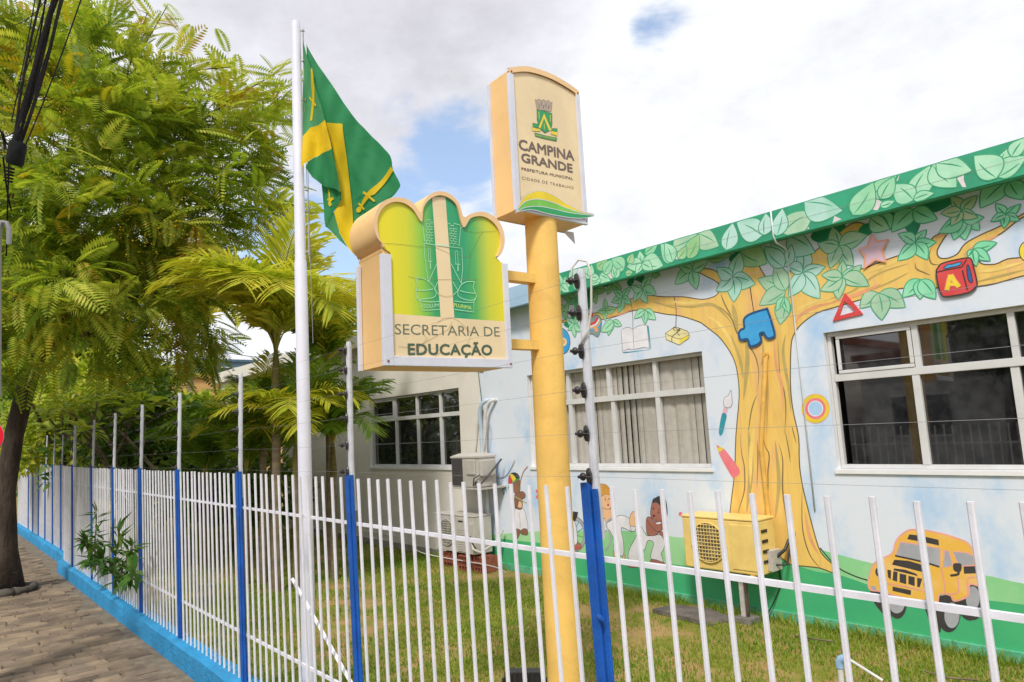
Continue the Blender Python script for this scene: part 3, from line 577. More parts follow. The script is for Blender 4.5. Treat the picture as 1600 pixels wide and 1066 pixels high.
motif('painted_ball', lambda mb: (ring(mb, 'Z', 1607, 393, 15, 17, INK), ring(mb, 'Z', 1607, 393, 13.6, 15.6, yel)))
def f(mb):
    paint(mb, 'F', [(205, 725), (212, 780), (215, 820), (205, 850), (180, 860), (152, 845), (150, 810), (160, 780), (185, 765)], wht, outline=INK, ow=.004)
    paint(mb, 'F', [(150, 855), (183, 865), (170, 915), (138, 905)], pk, smooth=False); paint(mb, 'F', [(138, 905), (172, 915), (160, 980), (145, 1045), (130, 1068), (117, 1062), (115, 1020)], teal)
motif('painted_brush', f)
def f(mb):
    paint(mb, 'G', [(168, 148), (220, 178), (187, 212)], yel, smooth=False); paint(mb, 'G', [(168, 148), (190, 160), (176, 176)], pnk2, smooth=False); paint(mb, 'G', [(187, 212), (202, 192), (220, 178), (270, 240), (320, 310), (322, 345), (290, 368), (270, 360)], pnk2)
motif('painted_pencil', f)
def f(mb):
    stroke(mb, 'N', [(708, 290), (716, 350), (717, 412)], INK, .006)
    paint(mb, 'N', [(672, 508), (775, 498), (790, 492), (776, 396), (783, 400), (792, 488), (780, 498), (680, 512)], teal, smooth=False)
    paint(mb, 'N', [(668, 418), (680, 408), (700, 403), (717, 412), (722, 496), (700, 494), (674, 504)], wht, smooth=False, outline=INK, ow=.005)
    paint(mb, 'N', [(717, 412), (735, 400), (755, 394), (776, 396), (786, 490), (760, 488), (722, 496)], wht, smooth=False, outline=INK, ow=.005)
motif('painted_open_book', f)
def f(mb):
    stroke(mb, 'N', [(888, 275), (897, 330), (896, 400)], INK, .008)
    paint(mb, 'N', [(852, 430), (892, 401), (945, 420), (952, 436), (950, 450), (910, 478), (856, 455)], crm, smooth=False, outline=INK, ow=.006)
    stroke(mb, 'N', [(852, 430), (908, 452), (950, 436)], INK, .005); stroke(mb, 'N', [(880, 465), (882, 442), (915, 415)], INK, .008); stroke(mb, 'N', [(895, 420), (885, 410), (895, 405), (905, 418), (915, 408), (900, 420), (912, 440)], INK, .007)
    paint(mb, 'N', [(912, 455), (948, 438), (948, 448), (912, 472)], yel, smooth=False)
motif('painted_wrapped_book', f)
def f(mb):
    paint(mb, 'A', [(318, 845), (345, 825), (385, 810), (420, 835), (427, 900), (400, 993), (355, 975), (325, 960)], mp1('shield_grey', '8fa0a0', '7f9a92', scale=6), outline=INK, ow=.005)
    stroke(mb, 'A', [(325, 895), (370, 875), (395, 835)], red, .03); stroke(mb, 'A', [(325, 912), (380, 890), (408, 845)], wht, .02); stroke(mb, 'A', [(328, 925), (390, 905), (415, 860)], mp1('st_y', 'f0b070'), .02); stroke(mb, 'A', [(330, 935), (390, 925), (422, 880)], blu, .02)
    paint(mb, 'A', [(365, 930), (385, 915), (400, 935), (385, 955)], org); ring(mb, 'A', 343, 815, 13, 20, red)
motif('painted_shield', f)
def f(mb):
    paint(mb, 'N', [(415, 415), (440, 420), (455, 455), (450, 495), (430, 515), (412, 510)], blu, outline=INK, ow=.008); ring(mb, 'N', 428, 465, 14, 17, crm); ring(mb, 'N', 428, 465, 8, 10, org)
motif('painted_card', f)
# children in the mural
def f(mb):
    O = INK; w = .005
    stroke(mb, 'H', [(345, 155), (310, 200), (287, 270), (278, 340), (280, 400)], brn, .016); stroke(mb, 'H', [(300, 510), (325, 580), (345, 655)], brn, .012)
    paint(mb, 'H', [(245, 500), (305, 505), (330, 560), (347, 670), (318, 672), (288, 688), (250, 672), (238, 600)], wht, outline=O, ow=w); stroke(mb, 'H', [(272, 540), (282, 610), (280, 680)], O, .004)
    paint(mb, 'H', [(250, 675), (285, 688), (278, 720), (262, 752), (250, 745)], dbr, outline=O, ow=w); paint(mb, 'H', [(288, 688), (320, 670), (345, 690), (343, 725), (315, 725), (290, 715)], dbr, outline=O, ow=w)
    paint(mb, 'H', [(235, 400), (255, 375), (300, 362), (325, 385), (322, 415), (300, 430), (302, 480), (290, 512), (255, 508), (235, 490)], dbr, outline=O, ow=w)
    paint(mb, 'H', [(225, 310), (240, 285), (275, 265), (281, 300), (283, 345), (265, 375), (235, 375), (222, 350)], dbr, outline=O, ow=w)
    paint(mb, 'H', [(180, 330), (190, 310), (225, 308), (235, 290), (275, 262), (278, 248), (250, 255), (222, 290), (215, 308), (195, 305), (182, 350)], grn)
    paint(mb, 'H', [(188, 305), (186, 250), (200, 222), (212, 260), (217, 305)], red, outline=O, ow=w); paint(mb, 'H', [(198, 225), (212, 212), (235, 235), (248, 255), (228, 285), (216, 270)], yel, outline=O, ow=w); paint(mb, 'H', [(205, 212), (240, 206), (265, 222), (277, 247), (248, 252), (230, 225)], blk, outline=O, ow=w)
    paint(mb, 'H', [(275, 440), (297, 460), (298, 490), (285, 500), (262, 490)], skin, outline=O, ow=w); stroke(mb, 'H', [(232, 402), (285, 430), (336, 462)], mp1('stick', 'b9b27a'), .014)
    stroke(mb, 'H', [(135, 345), (143, 382), (150, 385)], teal, .014); stroke(mb, 'H', [(133, 350), (160, 330), (170, 370)], teal, .014)
motif('painted_child', f, label='painted child in a striped cap playing a musical bow')
def f(mb):
    stroke(mb, 'H', [(425, 350), (430, 415)], pnk2, .02); ring(mb, 'H', 422, 360, 12, 14, pnk2); ring(mb, 'H', 424, 408, 12, 14, pnk2)
motif('painted_flower', f)
def f(mb):
    ring(mb, 'H', 725, 720, 108, 150, gry, .80); ring(mb, 'H', 725, 720, 110, 152, INK, .97); ring(mb, 'H', 725, 720, 87, 121, INK, .98)
    for k in range(10): a = k*PI/5+.2; stroke(mb, 'H', [(725, 720), (725+85*math.cos(a), 720+118*math.sin(a))], grn, .006)
    paint(mb, 'H', [(722, 528), (765, 535), (758, 570), (742, 610), (720, 608)], blk, smooth=False); paint(mb, 'H', [(738, 790), (765, 788), (785, 800), (790, 830), (738, 850)], brn, outline=INK, ow=.005); stroke(mb, 'H', [(738, 830), (788, 832)], red, .015)
    paint(mb, 'H', [(670, 560), (722, 600), (745, 640), (758, 790), (700, 800), (665, 700)], wht, outline=INK, ow=.005)
motif('painted_wheelchair', f)
def f(mb):
    O = INK; w = .005
    for p in ([(285, 520), (245, 580), (232, 650), (243, 705)], [(300, 525), (322, 610), (308, 670), (270, 712)]): stroke(mb, 'I', p, gry, .02)
    paint(mb, 'I', [(330, 200), (345, 200), (352, 290), (352, 360), (330, 340)], skin, outline=O, ow=w)
    paint(mb, 'I', [(348, 712), (385, 740), (388, 785), (365, 775), (348, 745)], skin, outline=O, ow=w); paint(mb, 'I', [(425, 745), (452, 755), (452, 800), (440, 795)], skin, outline=O, ow=w)
    paint(mb, 'I', [(280, 470), (310, 430), (358, 410), (420, 385), (500, 422), (505, 500), (520, 538), (430, 500), (422, 540), (440, 640), (440, 755), (395, 750), (348, 712), (355, 620), (320, 540), (290, 505)], wht, outline=O, ow=w)
    paint(mb, 'I', [(505, 490), (500, 400), (530, 350), (546, 372), (548, 420), (562, 470), (553, 495)], skin, outline=O, ow=w); paint(mb, 'I', [(505, 490), (553, 495), (548, 530), (515, 532)], wht, outline=O, ow=w)
    paint(mb, 'I', [(245, 320), (215, 360), (208, 440), (215, 530), (238, 548), (262, 515), (243, 480), (262, 410), (285, 455), (355, 408), (345, 370), (325, 330)], skin, outline=O, ow=w)
    stroke(mb, 'I', [(285, 500), (282, 465), (310, 430), (358, 410)], gry, .022)
    paint(mb, 'I', [(240, 205), (280, 190), (318, 185), (335, 240), (336, 290), (310, 328), (265, 325), (235, 305), (212, 285), (218, 240)], skin, outline=O, ow=w)
    paint(mb, 'I', [(192, 200), (195, 150), (215, 105), (245, 97), (290, 112), (322, 165), (317, 195), (280, 190), (245, 205), (232, 230), (235, 265), (215, 283), (200, 255)], hair, outline=mp1('hair_line', '9a6c34'), ow=.006)
    ring(mb, 'I', 273, 240, 5, 8, INK); ring(mb, 'I', 307, 235, 5, 8, INK); ring(mb, 'I', 299, 291, 9, 12, M('mouth', srgb('b04848'), .7)); stroke(mb, 'I', [(262, 222), (280, 218)], hair, .006); stroke(mb, 'I', [(290, 248), (299, 262), (292, 266)], O, .003)
motif('painted_child', f, label='painted blond child kicking one leg up')
def f(mb):
    O = INK; w = .005
    paint(mb, 'I', [(475, 835), (492, 793), (540, 810), (582, 828), (583, 862), (530, 872), (480, 860)], brn, outline=O, ow=w); paint(mb, 'I', [(690, 830), (702, 790), (760, 800), (808, 818), (827, 860), (790, 886), (720, 862)], brn, outline=O, ow=w)
    paint(mb, 'I', [(770, 545), (800, 540), (825, 600), (860, 618), (862, 680), (838, 684), (818, 620)], brn, outline=O, ow=w)
    paint(mb, 'I', [(600, 490), (650, 570), (720, 572), (780, 568), (815, 615), (815, 690), (790, 745), (806, 815), (750, 800), (695, 785), (700, 720), (720, 640), (665, 622), (640, 700), (602, 735), (606, 822), (540, 808), (485, 785), (500, 690), (550, 600)], wht, outline=O, ow=w)
    paint(mb, 'I', [(652, 420), (690, 402), (720, 440), (760, 455), (790, 425), (820, 440), (845, 455), (838, 490), (800, 515), (770, 545), (735, 572), (690, 575), (656, 550)], brn, outline=O, ow=w)
    paint(mb, 'I', [(700, 290), (712, 262), (745, 262), (785, 300), (812, 360), (802, 415), (770, 450), (725, 432), (690, 380)], brn, outline=O, ow=w)
    paint(mb, 'I', [(707, 272), (715, 235), (740, 222), (770, 207), (805, 215), (830, 240), (842, 290), (848, 360), (838, 422), (812, 400), (806, 340), (780, 300), (745, 268)], blk)
    paint(mb, 'I', [(795, 505), (790, 470), (800, 425), (812, 412), (830, 430), (848, 455), (838, 490)], brn, outline=O, ow=.004); paint(mb, 'I', [(745, 455), (785, 450), (785, 462), (752, 468)], wht)
    for x, y in ((716, 325), (766, 358)): ring(mb, 'I', x, y, 7, 8, INK)
    ring(mb, 'I', 722, 392, 12, 12, M('mouth2', srgb('6a2430'), .7)); stroke(mb, 'I', [(660, 430), (690, 480), (740, 530), (775, 540)], O, .005); stroke(mb, 'I', [(760, 330), (785, 335)], O, .005)
motif('painted_child', f, label='painted dark haired child crouching in white trousers')
motif('painted_lollipop', lambda mb: (ring(mb, 'I', 968, 375, 17, 20, pnk2), stroke(mb, 'I', [(975, 390), (990, 410)], pnk2, .01)))
def f(mb):
    P_ = lambda pts, m_, **k: paint(mb, 'J', pts, m_, **k)
    for cx, cy, rx, ry in ((350, 730, 85, 150), (1020, 730, 90, 160)): ring(mb, 'J', cx, cy, rx, ry, blk)
    P_([(120, 620), (270, 650), (300, 870), (250, 860), (160, 760), (130, 690)], blk); P_([(600, 740), (700, 720), (730, 990), (660, 940), (605, 830)], blk); ring(mb, 'J', 800, 830, 103, 168, blk); P_([(700, 680), (810, 670), (860, 760), (720, 800)], blk, smooth=False); P_([(860, 740), (990, 640), (1000, 800), (1010, 890), (930, 870)], blk)
    P_([(1095, 505), (1125, 540), (1132, 620), (1110, 645)], blk)
    ring(mb, 'J', 345, 750, 68, 82, gry); ring(mb, 'J', 1010, 700, 60, 105, gry); ring(mb, 'J', 828, 850, 66, 112, gry)
    P_([(95, 560), (100, 530), (130, 420), (180, 370), (235, 345), (310, 300), (335, 210), (380, 150), (450, 105), (540, 100), (650, 115), (780, 145), (900, 185), (970, 220), (1010, 290), (1040, 380), (1080, 480), (1085, 590), (1000, 575), (975, 600), (968, 680), (850, 725), (815, 675), (720, 665), (695, 745), (600, 730), (400, 695), (200, 640), (110, 625)], jy, outline=rl, ow=.012)
    P_([(375, 205), (560, 232), (725, 265), (722, 425), (560, 375), (335, 325)], gry, smooth=False, outline=rl, ow=.010); P_([(760, 280), (800, 283), (838, 415), (752, 432)], gry, smooth=False, outline=rl, ow=.010); P_([(835, 290), (960, 300), (1020, 330), (1030, 410), (930, 420), (880, 400)], gry, smooth=False, outline=rl, ow=.010)
    P_([(455, 140), (560, 152), (710, 188), (716, 238), (560, 205), (436, 182)], blk, smooth=False); P_([(325, 362), (450, 372), (592, 415), (590, 475), (440, 438), (302, 405)], blk, smooth=False); P_([(322, 438), (420, 450), (515, 485), (530, 508), (500, 498), (315, 455)], blk, smooth=False)
    stroke(mb, 'J', [(330, 327), (560, 378), (718, 425)], blk, .014)
    for a in ([(262, 450), (295, 455), (293, 538), (268, 515)], [(315, 462), (352, 470), (348, 555), (308, 542)], [(370, 482), (428, 495), (428, 577), (370, 560)], [(447, 503), (502, 515), (502, 595), (447, 575)], [(524, 520), (568, 530), (545, 605), (524, 600)], [(308, 597), (470, 630), (468, 672), (308, 635)]): P_(a, blk, smooth=False)
    for cx, cy in ((185, 468), (608, 575)): ring(mb, 'J', cx, cy, 28, 40, blk); ring(mb, 'J', cx+10, cy, 20, 30, gry)
    P_([(930, 422), (1040, 418), (1060, 480), (935, 485)], blk, smooth=False); P_([(840, 400), (880, 392), (912, 405), (908, 460), (880, 470), (845, 455)], blk); stroke(mb, 'J', [(815, 502), (880, 490), (885, 465)], blk, .016)
    for p in ([(735, 430), (760, 560), (770, 665)], [(880, 510), (885, 600), (875, 655), (800, 662)], [(260, 570), (430, 600), (600, 640)], [(968, 660), (965, 540), (1000, 515), (1060, 520)]): stroke(mb, 'J', p, rl, .009)
    P_([(120, 592), (160, 590), (168, 630), (118, 618)], gry, smooth=False); P_([(590, 705), (640, 700), (640, 745), (595, 740)], gry, smooth=False)
motif('painted_jeep', f, base=5, label='yellow painted off-road car')
motif('painted_tail', lambda mb: stroke(mb, 'S', [(100, 400), (180, 490), (260, 535), (340, 562)], INK, .010))
# hanging strings
motif('painted_string', lambda mb: stroke(mb, 'B', [(705, 665), (718, 780), (740, 915)], INK, .007), base=6)
# ------------------------------------------------------------------ fence
m_bar = M('fence_white', srgb('e8e8f0', .95), .42, .06, 9, dirt=.26, dcol=srgb('a79c90'), bump=.12, bscale=120)
m_blue = M('fence_blue', srgb('0f58b4', .95), .45, .16, 6, bump=.3, bscale=80, dirt=.25, dcol=srgb('5f7fae'))
m_kerb = M('kerb_blue', srgb('2a9cd8', .9), .75, .12, 5, bump=1.0, bscale=35, dirt=.6, dcol=srgb('6d8480', .8), bdist=.02)
LEAN = -.031
ZT = 1.55; ZK = .155
def fy(z): return BY + LEAN*(z-ZK)
def up_at(px, py=748):
    return ray_pt(px, py, Vector((0, fy(1.5), 0)), Vector((0, -1, 0))).x
posts = [up_at(918), up_at(546), up_at(373), up_at(277), up_at(218), up_at(176), up_at(143), up_at(113)]
def bar_mesh(w_=.0140, d_=.0140, h=ZT-ZK, name='bar', m=None):
    mb = MB(); r = .003
    prof = [(-w_/2+r, -d_/2), (w_/2-r, -d_/2), (w_/2, -d_/2+r), (w_/2, d_/2-r), (w_/2-r, d_/2), (-w_/2+r, d_/2), (-w_/2, d_/2-r), (-w_/2, -d_/2+r)]
    V = [(x, y, 0) for x, y in prof] + [(x, y+LEAN*h, h) for x, y in prof]; n = 8
    mb.add(V, [(i, (i+1) % n, n+(i+1) % n, n+i) for i in range(n)] + [tuple(range(n, 2*n)), tuple(range(n))[::-1]], m or m_bar)
    me = bpy.data.meshes.new(name); me.from_pydata(mb.v, [], mb.f); me.materials.append(m or m_bar); return me
barme = bar_mesh(); postme = bar_mesh(.040, .034, ZT+.02-ZK, 'post', m_blue)
plateme = bar_mesh(.022, .012, ZT+.0-ZK, 'post_strip', m_blue)
def kerb(parent, x0, x1):
    mb = MB(); x = x0; n = max(3, int((x1-x0)/.22)); xs = [x0+(x1-x0)*i/n for i in range(n+1)]
    y0, y1 = KY, KY+.17; rows = []
    for xx in xs:
        j = lambda a: random.uniform(-a, a)
        rows.append([(xx, y0+j(.004), -.06), (xx, y0-.004+j(.006), .05), (xx, y0+j(.007), .135+j(.008)), (xx, y0+.018, .152+j(.007)), (xx, y0+.09, .158+j(.006)), (xx, y1-.015, .152+j(.006)), (xx, y1, .12), (xx, y1, -.06)])
    V = [p for r in rows for p in r]; mb.add(V, [(8*i+k, 8*(i+1)+k, 8*(i+1)+k+1, 8*i+k+1) for i in range(n) for k in range(7)] + [tuple(range(8))[::-1], tuple(8*n+k for k in range(8))], m_kerb)
    mb.obj('kerb', parent, smooth='auto')
def fence(label, x0, x1, plist, nb, yoff=0):
    t = thing('picket_fence', label, 'fence', ((x0+x1)/2, BY, 0))
    t.location.y += yoff
    kerb(t, x0-.05, x1+.08)
    for p in plist:
        place(postme, 'post', (p, fy(ZK), ZK-.005), t); place(plateme, 'post_strip', (p+.036, fy(ZK)-.004, ZK-.005), t)
    edges = [x0] + sorted(plist) + [x1]
    for a, b in zip(edges[:-1], edges[1:]):
        if b-a < .12: continue
        n = max(1, round((b-a)/nb)-1) if b-a > nb*1.5 else 0
        for k in range(1, n+1):
            x = a + (b-a)*k/(n+1) + random.uniform(-.003, .003)
            o = place(barme, 'bar', (x, fy(ZK), ZK), t, (random.uniform(-.002, .002), random.uniform(-.004, .004), random.uniform(-.03, .03)), (1, 1, 1+random.uniform(-.003, .004)))
    for z in (1.315, .46):
        for a, b in zip(edges[:-1], edges[1:]):
            mb = MB(); mb.box((a+.018, fy(z)+.0082, z-.008), (b-.018, fy(z)+.022, z+.008), m_bar); mb.obj('rail', t)
    return t
fmain = fence('long white bar fence with blue posts on a bright blue kerb before the lawn', -12.62, 1.95, posts + [posts[0]+1.62], .101)
# diagonal brace behind the bars
a = ray_pt(457, 905, Vector((0, BY+.03, 0)), Vector((0, -1, 0))); b = ray_pt(548, 1066, Vector((0, BY+.03, 0)), Vector((0, -1, 0)))
b = a + (b-a)*1.25; mb = MB(); mb.tube([a, b], .011, m_bar, 6); mb.obj('brace', fmain)
mb = MB(); mb.tube([(posts[0]+.02, fy(.9)-.03, 1.14), (posts[0]+.055, fy(.9)-.05, 1.14)], .007, m_blue, 8); mb.obj('bolt', fmain)
far_posts = [up_at(97, 735)] + [up_at(x, 735) for x in (78, 66, 55, 45.5, 37.5, 31)]
fence('far white bar fence beyond the gate gap with blue posts on a blue kerb', far_posts[-1]-2.2, far_posts[0]+.03, far_posts, .115, .16)
g = thing('garden_gate', 'small white metal gate in the gap between the two fences', 'gate', ((far_posts[0]-12.6)/2, BY+.05, 0))
gx0, gx1 = far_posts[0]+.10, -12.72
mb = MB(); mb.box((gx0, BY+.02, .05), (gx0+.035, BY+.05, 1.45), m_bar); mb.box((gx1-.035, BY+.02, .05), (gx1, BY+.05, 1.45), m_bar)
for z in (.08, .75, 1.415): mb.box((gx0+.035, BY+.022, z), (gx1-.035, BY+.048, z+.035), m_bar)
mb.obj('gate_frame', g)
mb = MB(); mb.box((gx0+.2, BY-.01, .95), (gx0+.32, BY+.019, 1.12), M('lock_dark', (.03, .03, .035), .4)); mb.obj('lock', g, bevel=.004)
for k in range(7):
    x = gx0+.12+k*(gx1-gx0-.24)/6; mb = MB(); mb.box((x-.007, BY+.03, .115), (x+.007, BY+.04, .75), m_bar); mb.obj('bar', g)

# ------------------------------------------------------------------ electric fence on top
m_rod = M('rod_grey', srgb('d2d4dc', .85), .5, .08, 12); m_ins = M('insulator', (.028, .022, .024), .35, .4, 20)
IZ = [0, .121, .265, .410, .568, .722]
def insulator(mb, x, y, z, s=1):
    n = Vector((-.32, -.95, 0)); c = Vector((x, y, z)); s *= .68
    mb.tube([c, c+n*.004, c+n*.009, c+n*.012], [.020*s, .026*s, .024*s, .013*s], m_ins, 14, ell=1.6)
    mb.tube([c+n*.016, c+n*.030], [.012*s, .010*s], m_ins, 8); mb.tube([c+n*.024, c+n*.030, c+n*.036], [.019*s, .021*s, .015*s], m_ins, 10)
    mb.tube([c+n*.036, c+n*.046], .008*s, m_ins, 8)
rods = []
gl = 'electric fence rods standing on the fence posts'
where = ['tall grey electric fence rod on the blue post right of the yellow column', 'grey electric fence rod on the blue post under the arched sign', 'grey electric fence rod on the first blue post left of the flagpole', 'grey electric fence rod on the second blue post left of the flagpole', 'grey electric fence rod on the third blue post left of the flagpole', 'grey electric fence rod on the fourth blue post left of the flagpole', 'grey electric fence rod on the fifth blue post left of the flagpole', 'grey electric fence rod on the end post by the gate gap']
tops = []
def rod(x, ztop, label, nins=6, full=True):
    y = fy(1.5)+.012+(0 if full else .16); t = thing('electric_fence_rod', label, 'fence rod', (x, y, 1.40), gl)
    r = .016 if full else .012
    mb = MB(); mb.tube([(x, y+.01, 1.38), (x-.0, y, 1.6), (x-.002, y-.0, ztop-.02), (x-.002, y, ztop)], [r, r, r, r*.8], m_rod, 10); mb.obj('rod', t, smooth='auto')
    for k in range(nins):
        mb = MB(); insulator(mb, x-.004, y-r, ztop-.045-IZ[k]*(ztop-1.56)/.80, 1 if full else .75); mb.obj('insulator', t, smooth='auto')
for i, p in enumerate(posts):
    zt = [2.30, 2.27, 2.26, 2.23, 2.21, 2.19, 2.17, 2.15][i]; tops.append(zt)
    rod(p+(.022 if i == 0 else .0), zt, where[i])
for i, p in enumerate(far_posts): rod(p, 2.12, 'thin far electric fence rod, %s beyond the gate gap' % ('first second third fourth fifth sixth seventh'.split()[i]), 6 if i < 2 else 4, False)
rod(posts[0]+1.64, 2.30, 'grey electric fence rod on the last fence post at the right, beyond the windows') if False else None
m_wire = M('steel_wire', (.35, .35, .36), .5, metal=.6)
for k in range(6):
    mb = MB(); P = [(2.0, fy(1.5)-.035, 2.30-.045-IZ[k]*.93)]
    for i, p in enumerate(posts): P += [(p, fy(1.5)-.030, tops[i]-.045-IZ[k]*(tops[i]-1.56)/.80)]
    P += [(p, fy(1.5)+.13, 2.12-.045-IZ[k]*.70) for p in far_posts]
    Q = []
    for a, b in zip(P[:-1], P[1:]):
        for j in range(4): u = j/4; Q.append((a[0]+(b[0]-a[0])*u, a[1], a[2]+(b[2]-a[2])*u - .006*math.sin(PI*u)))
    Q.append(P[-1]); mb.tube(Q, .0005, m_wire, 4)
    o = mb.obj('electric_fence_wire'); tag(o, '%s thin steel strand of the electric fence counted from the top' % 'first second third fourth fifth lowest'.split()[k], 'wire', 'electric fence wires')
mb = MB(); x = posts[0]+.022; y = fy(1.5)+.012
mb.tube([(x-.03, y-.02, 2.262), (x-.035, y-.01, 2.31), (x-.01, y, 2.335), (x+.03, y, 2.32), (x+.045, y, 2.27), (x+.035, y, 2.15), (x+.025, y-.01, 2.08), (x+.0, y-.03, 2.03)], .004, M('cable_pale', srgb('c9c5bb'), .6), 6)
tag(mb.obj('jumper_cable', smooth=True), 'pale looped cable at the top of the rod right of the yellow column', 'cable')

# ------------------------------------------------------------------ yellow column and the two signs
m_post = M('column_yellow', srgb('f2c468', .98), .6, .07, 3, bump=.25, bscale=45, dirt=.4, dcol=srgb('b98c48'))
m_side = M('sign_side', srgb('f2c684', .98), .5, .04, 3, dirt=.12, dcol=srgb('c0924e'))
m_rim = M('sign_rim', srgb('edc694', .98), .55, .04, 5, dirt=.15, dcol=srgb('b8895a'))
m_trim = M('sign_trim', srgb('dfe1ee', .9), .4, .05, 6, dirt=.12, dcol=srgb('8f8a88'))
m_panel = M('sign_panel', srgb('ead2a8', .98), .42, .06, 2.5, dirt=.10, dcol=srgb('b99a70'))
PX, PY = -3.001, 2.893
base = Vector((PX, PY, 0)); topp = base + Rt*.01
t = thing('yellow_column', 'round yellow steel column carrying both municipal signs behind the fence', 'column', base)
mb = MB(); mb.tube([base+Vector((0, 0, -.02)), base+Vector((0, 0, 1.5)), Vector((topp.x, topp.y, 3.07))], .1, m_post, 40); mb.obj('shaft', t, smooth='auto')
mb = MB(); mb.tube([base+Vector((0, 0, 0)), base+Vector((0, 0, .03))], .17, m_post, 24); mb.obj('base_plate', t)
S2 = PL((PX, PY), (math.sin(.067), math.cos(.067), 0), (math.cos(.067), -math.sin(.067), 0)); S2.o = S2.o + S2.a*(-.776) + S2.n*.15
S1 = PL((PX, PY), (math.sin(.033), math.cos(.033), 0), (math.cos(.033), -math.sin(.033), 0)); S1.o = S1.o + S1.a*.023 + S1.n*.109
for z in (2.665, 2.255):
    mb = MB(); ax = (S2.a, S2.n, Vector((0, 0, 1))); mb.box((.393, -.18, z-.028), (.776-.06, -.11, z+.028), m_post, ax, S2.o); mb.box((.40, -.165, z+.028), (.405+.02, -.150, z+.05), M('bolt_rust', srgb('b5694a', .6), .7), ax, S2.o)
    mb.tube([S2.w(.45, z+.028, -.145), S2.w(.45, z+.06, -.145)], .005, MATS['bolt_rust'], 6); mb.tube([S2.w(.45, z+.06, -.145), S2.w(.45, z+.067, -.145)], .010, MATS['bolt_rust'], 6); mb.obj('bracket', t)
S = lambda k, pts, pl: [pl.uv(CR[k][0]+x/CR[k][2], CR[k][1]+y/CR[k][2]) for x, y in pts]
# lower arched sign
sg = thing('arched_sign', 'yellow and green three-arched education office sign bolted left of the yellow column', 'sign', S2.w(0, 2.09, -.15))
outer = S('P', [(207, 345), (172, 315), (152, 262), (152, 190), (185, 125), (245, 96), (310, 100), (358, 130), (390, 172), (402, 130), (435, 82), (490, 63), (545, 78), (590, 125), (614, 195), (650, 182), (700, 169), (750, 180), (795, 215), (822, 270), (828, 330), (815, 380), (797, 404)], S2)
inner = S('P', [(196, 352), (176, 300), (167, 250), (168, 200), (196, 148), (248, 119), (305, 125), (352, 158), (396, 222), (406, 150), (440, 103), (488, 84), (535, 96), (580, 140), (613, 250), (650, 205), (695, 192), (738, 202), (778, 235), (804, 285), (808, 335), (798, 375), (786, 402)], S2)
so_ = spline(outer, False, 4); si = spline(inner, False, 4)
zl = 2.10; wl_, wr_ = -.393, .393
shL, shR = so_[0][1], so_[-1][1]
body = [(wl_+.02, zl+.005), (wl_+.02, shL-.035), (so_[0][0]-.01, shL-.02)] + so_ + [(so_[-1][0]+.01, shR-.02), (wr_-.01, shR-.03), (wr_-.01, zl+.005)]
mb = MB(); mb.prism(S2, body[::-1], -.30, -.02, m_side); sb = mb.obj('box_body', sg, smooth='auto')
mb = MB()   # front rim ring
n = len(so_); V = [S2.w(*p, .0) for p in so_] + [S2.w(*p, .0) for p in si] + [S2.w(*p, -.021) for p in so_] + [S2.w(*p, -.021) for p in si]
mb.add(V, [f_ for i in range(n-1) for f_ in ((i, i+1, n+i+1, n+i), (i+1, i, 2*n+i, 2*n+i+1), (n+i, n+i+1, 3*n+i+1, 3*n+i))], m_rim)
so2 = spline([(u*1.0, z) for u, z in outer], False, 4)
V = [S2.w(*p, -.30) for p in so_] + [S2.w(*p, -.30+.0) for p in si]; mb.add(V, [(n+i, n+i+1, i+1, i) for i in range(n-1)], m_rim)
mb.obj('arched_rim', sg, smooth='auto')
# printed face
m_grad = bpy.data.materials.new('sign_gradient'); m_grad.use_nodes = True; tt = m_grad.node_tree; b = tt.nodes['Principled BSDF']; b.inputs['Roughness'].default_value = .4
g = N(tt, 'ShaderNodeNewGeometry'); vm = N(tt, 'ShaderNodeVectorMath', operation='SUBTRACT'); vm.inputs[1].default_value = S2.o; tt.links.new(g.outputs['Position'], vm.inputs[0])
vd = N(tt, 'ShaderNodeVectorMath', operation='DOT_PRODUCT'); vd.inputs[1].default_value = S2.a; tt.links.new(vm.outputs[0], vd.inputs[0])
mr = N(tt, 'ShaderNodeMapRange'); tt.links.new(vd.outputs['Value'], mr.inputs[0]); mr.inputs[1].default_value = -.34; mr.inputs[2].default_value = .38; 
cr = N(tt, 'ShaderNodeValToRGB'); tt.links.new(mr.outputs[0], cr.inputs[0])
ramp(cr, [(p, srgb(c, .95)) for p, c in ((0, 'ecde22'), (.14, 'd8d82c'), (.26, '8ccb45'), (.36, '2da366'), (.62, '2aa070'), (.72, '58b45c'), (.85, 'cfd43a'), (1, 'efdc22'))])
tt.links.new(cr.outputs[0], b.inputs['Base Color'])
lowY = S('P', [(210, 715), (830, 722)], S2); zsplit = (lowY[0][1]+lowY[1][1])/2
bandb = S('P', [(208, 722), (228, 952), (855, 952)], S2)
zb2 = zl+.048
face = [(wl_+.055, zb2), (wl_+.055, zsplit)] + [(max(p[0], wl_+.055), p[1]) for p in [(si[0][0], shL-.03)]] + si + [(wr_-.03, shR-.03), (wr_-.03, zb2)]
mb = MB(); mb.flat(S2, face, -.012, m_grad); mb.obj('face_panel', sg)
mb = MB(); mb.flat(S2, [(wl_+.052, zb2), (wr_-.028, zb2), (wr_-.028, zsplit), (wl_+.052, zsplit)], -.0112, m_panel)
st = S('P', [(455, 90), (525, 88), (572, 722), (500, 722)], S2); mb.flat(S2, [st[0], st[1], st[2], st[3]], -.0109, m_panel); mb.obj('cream_print', sg)
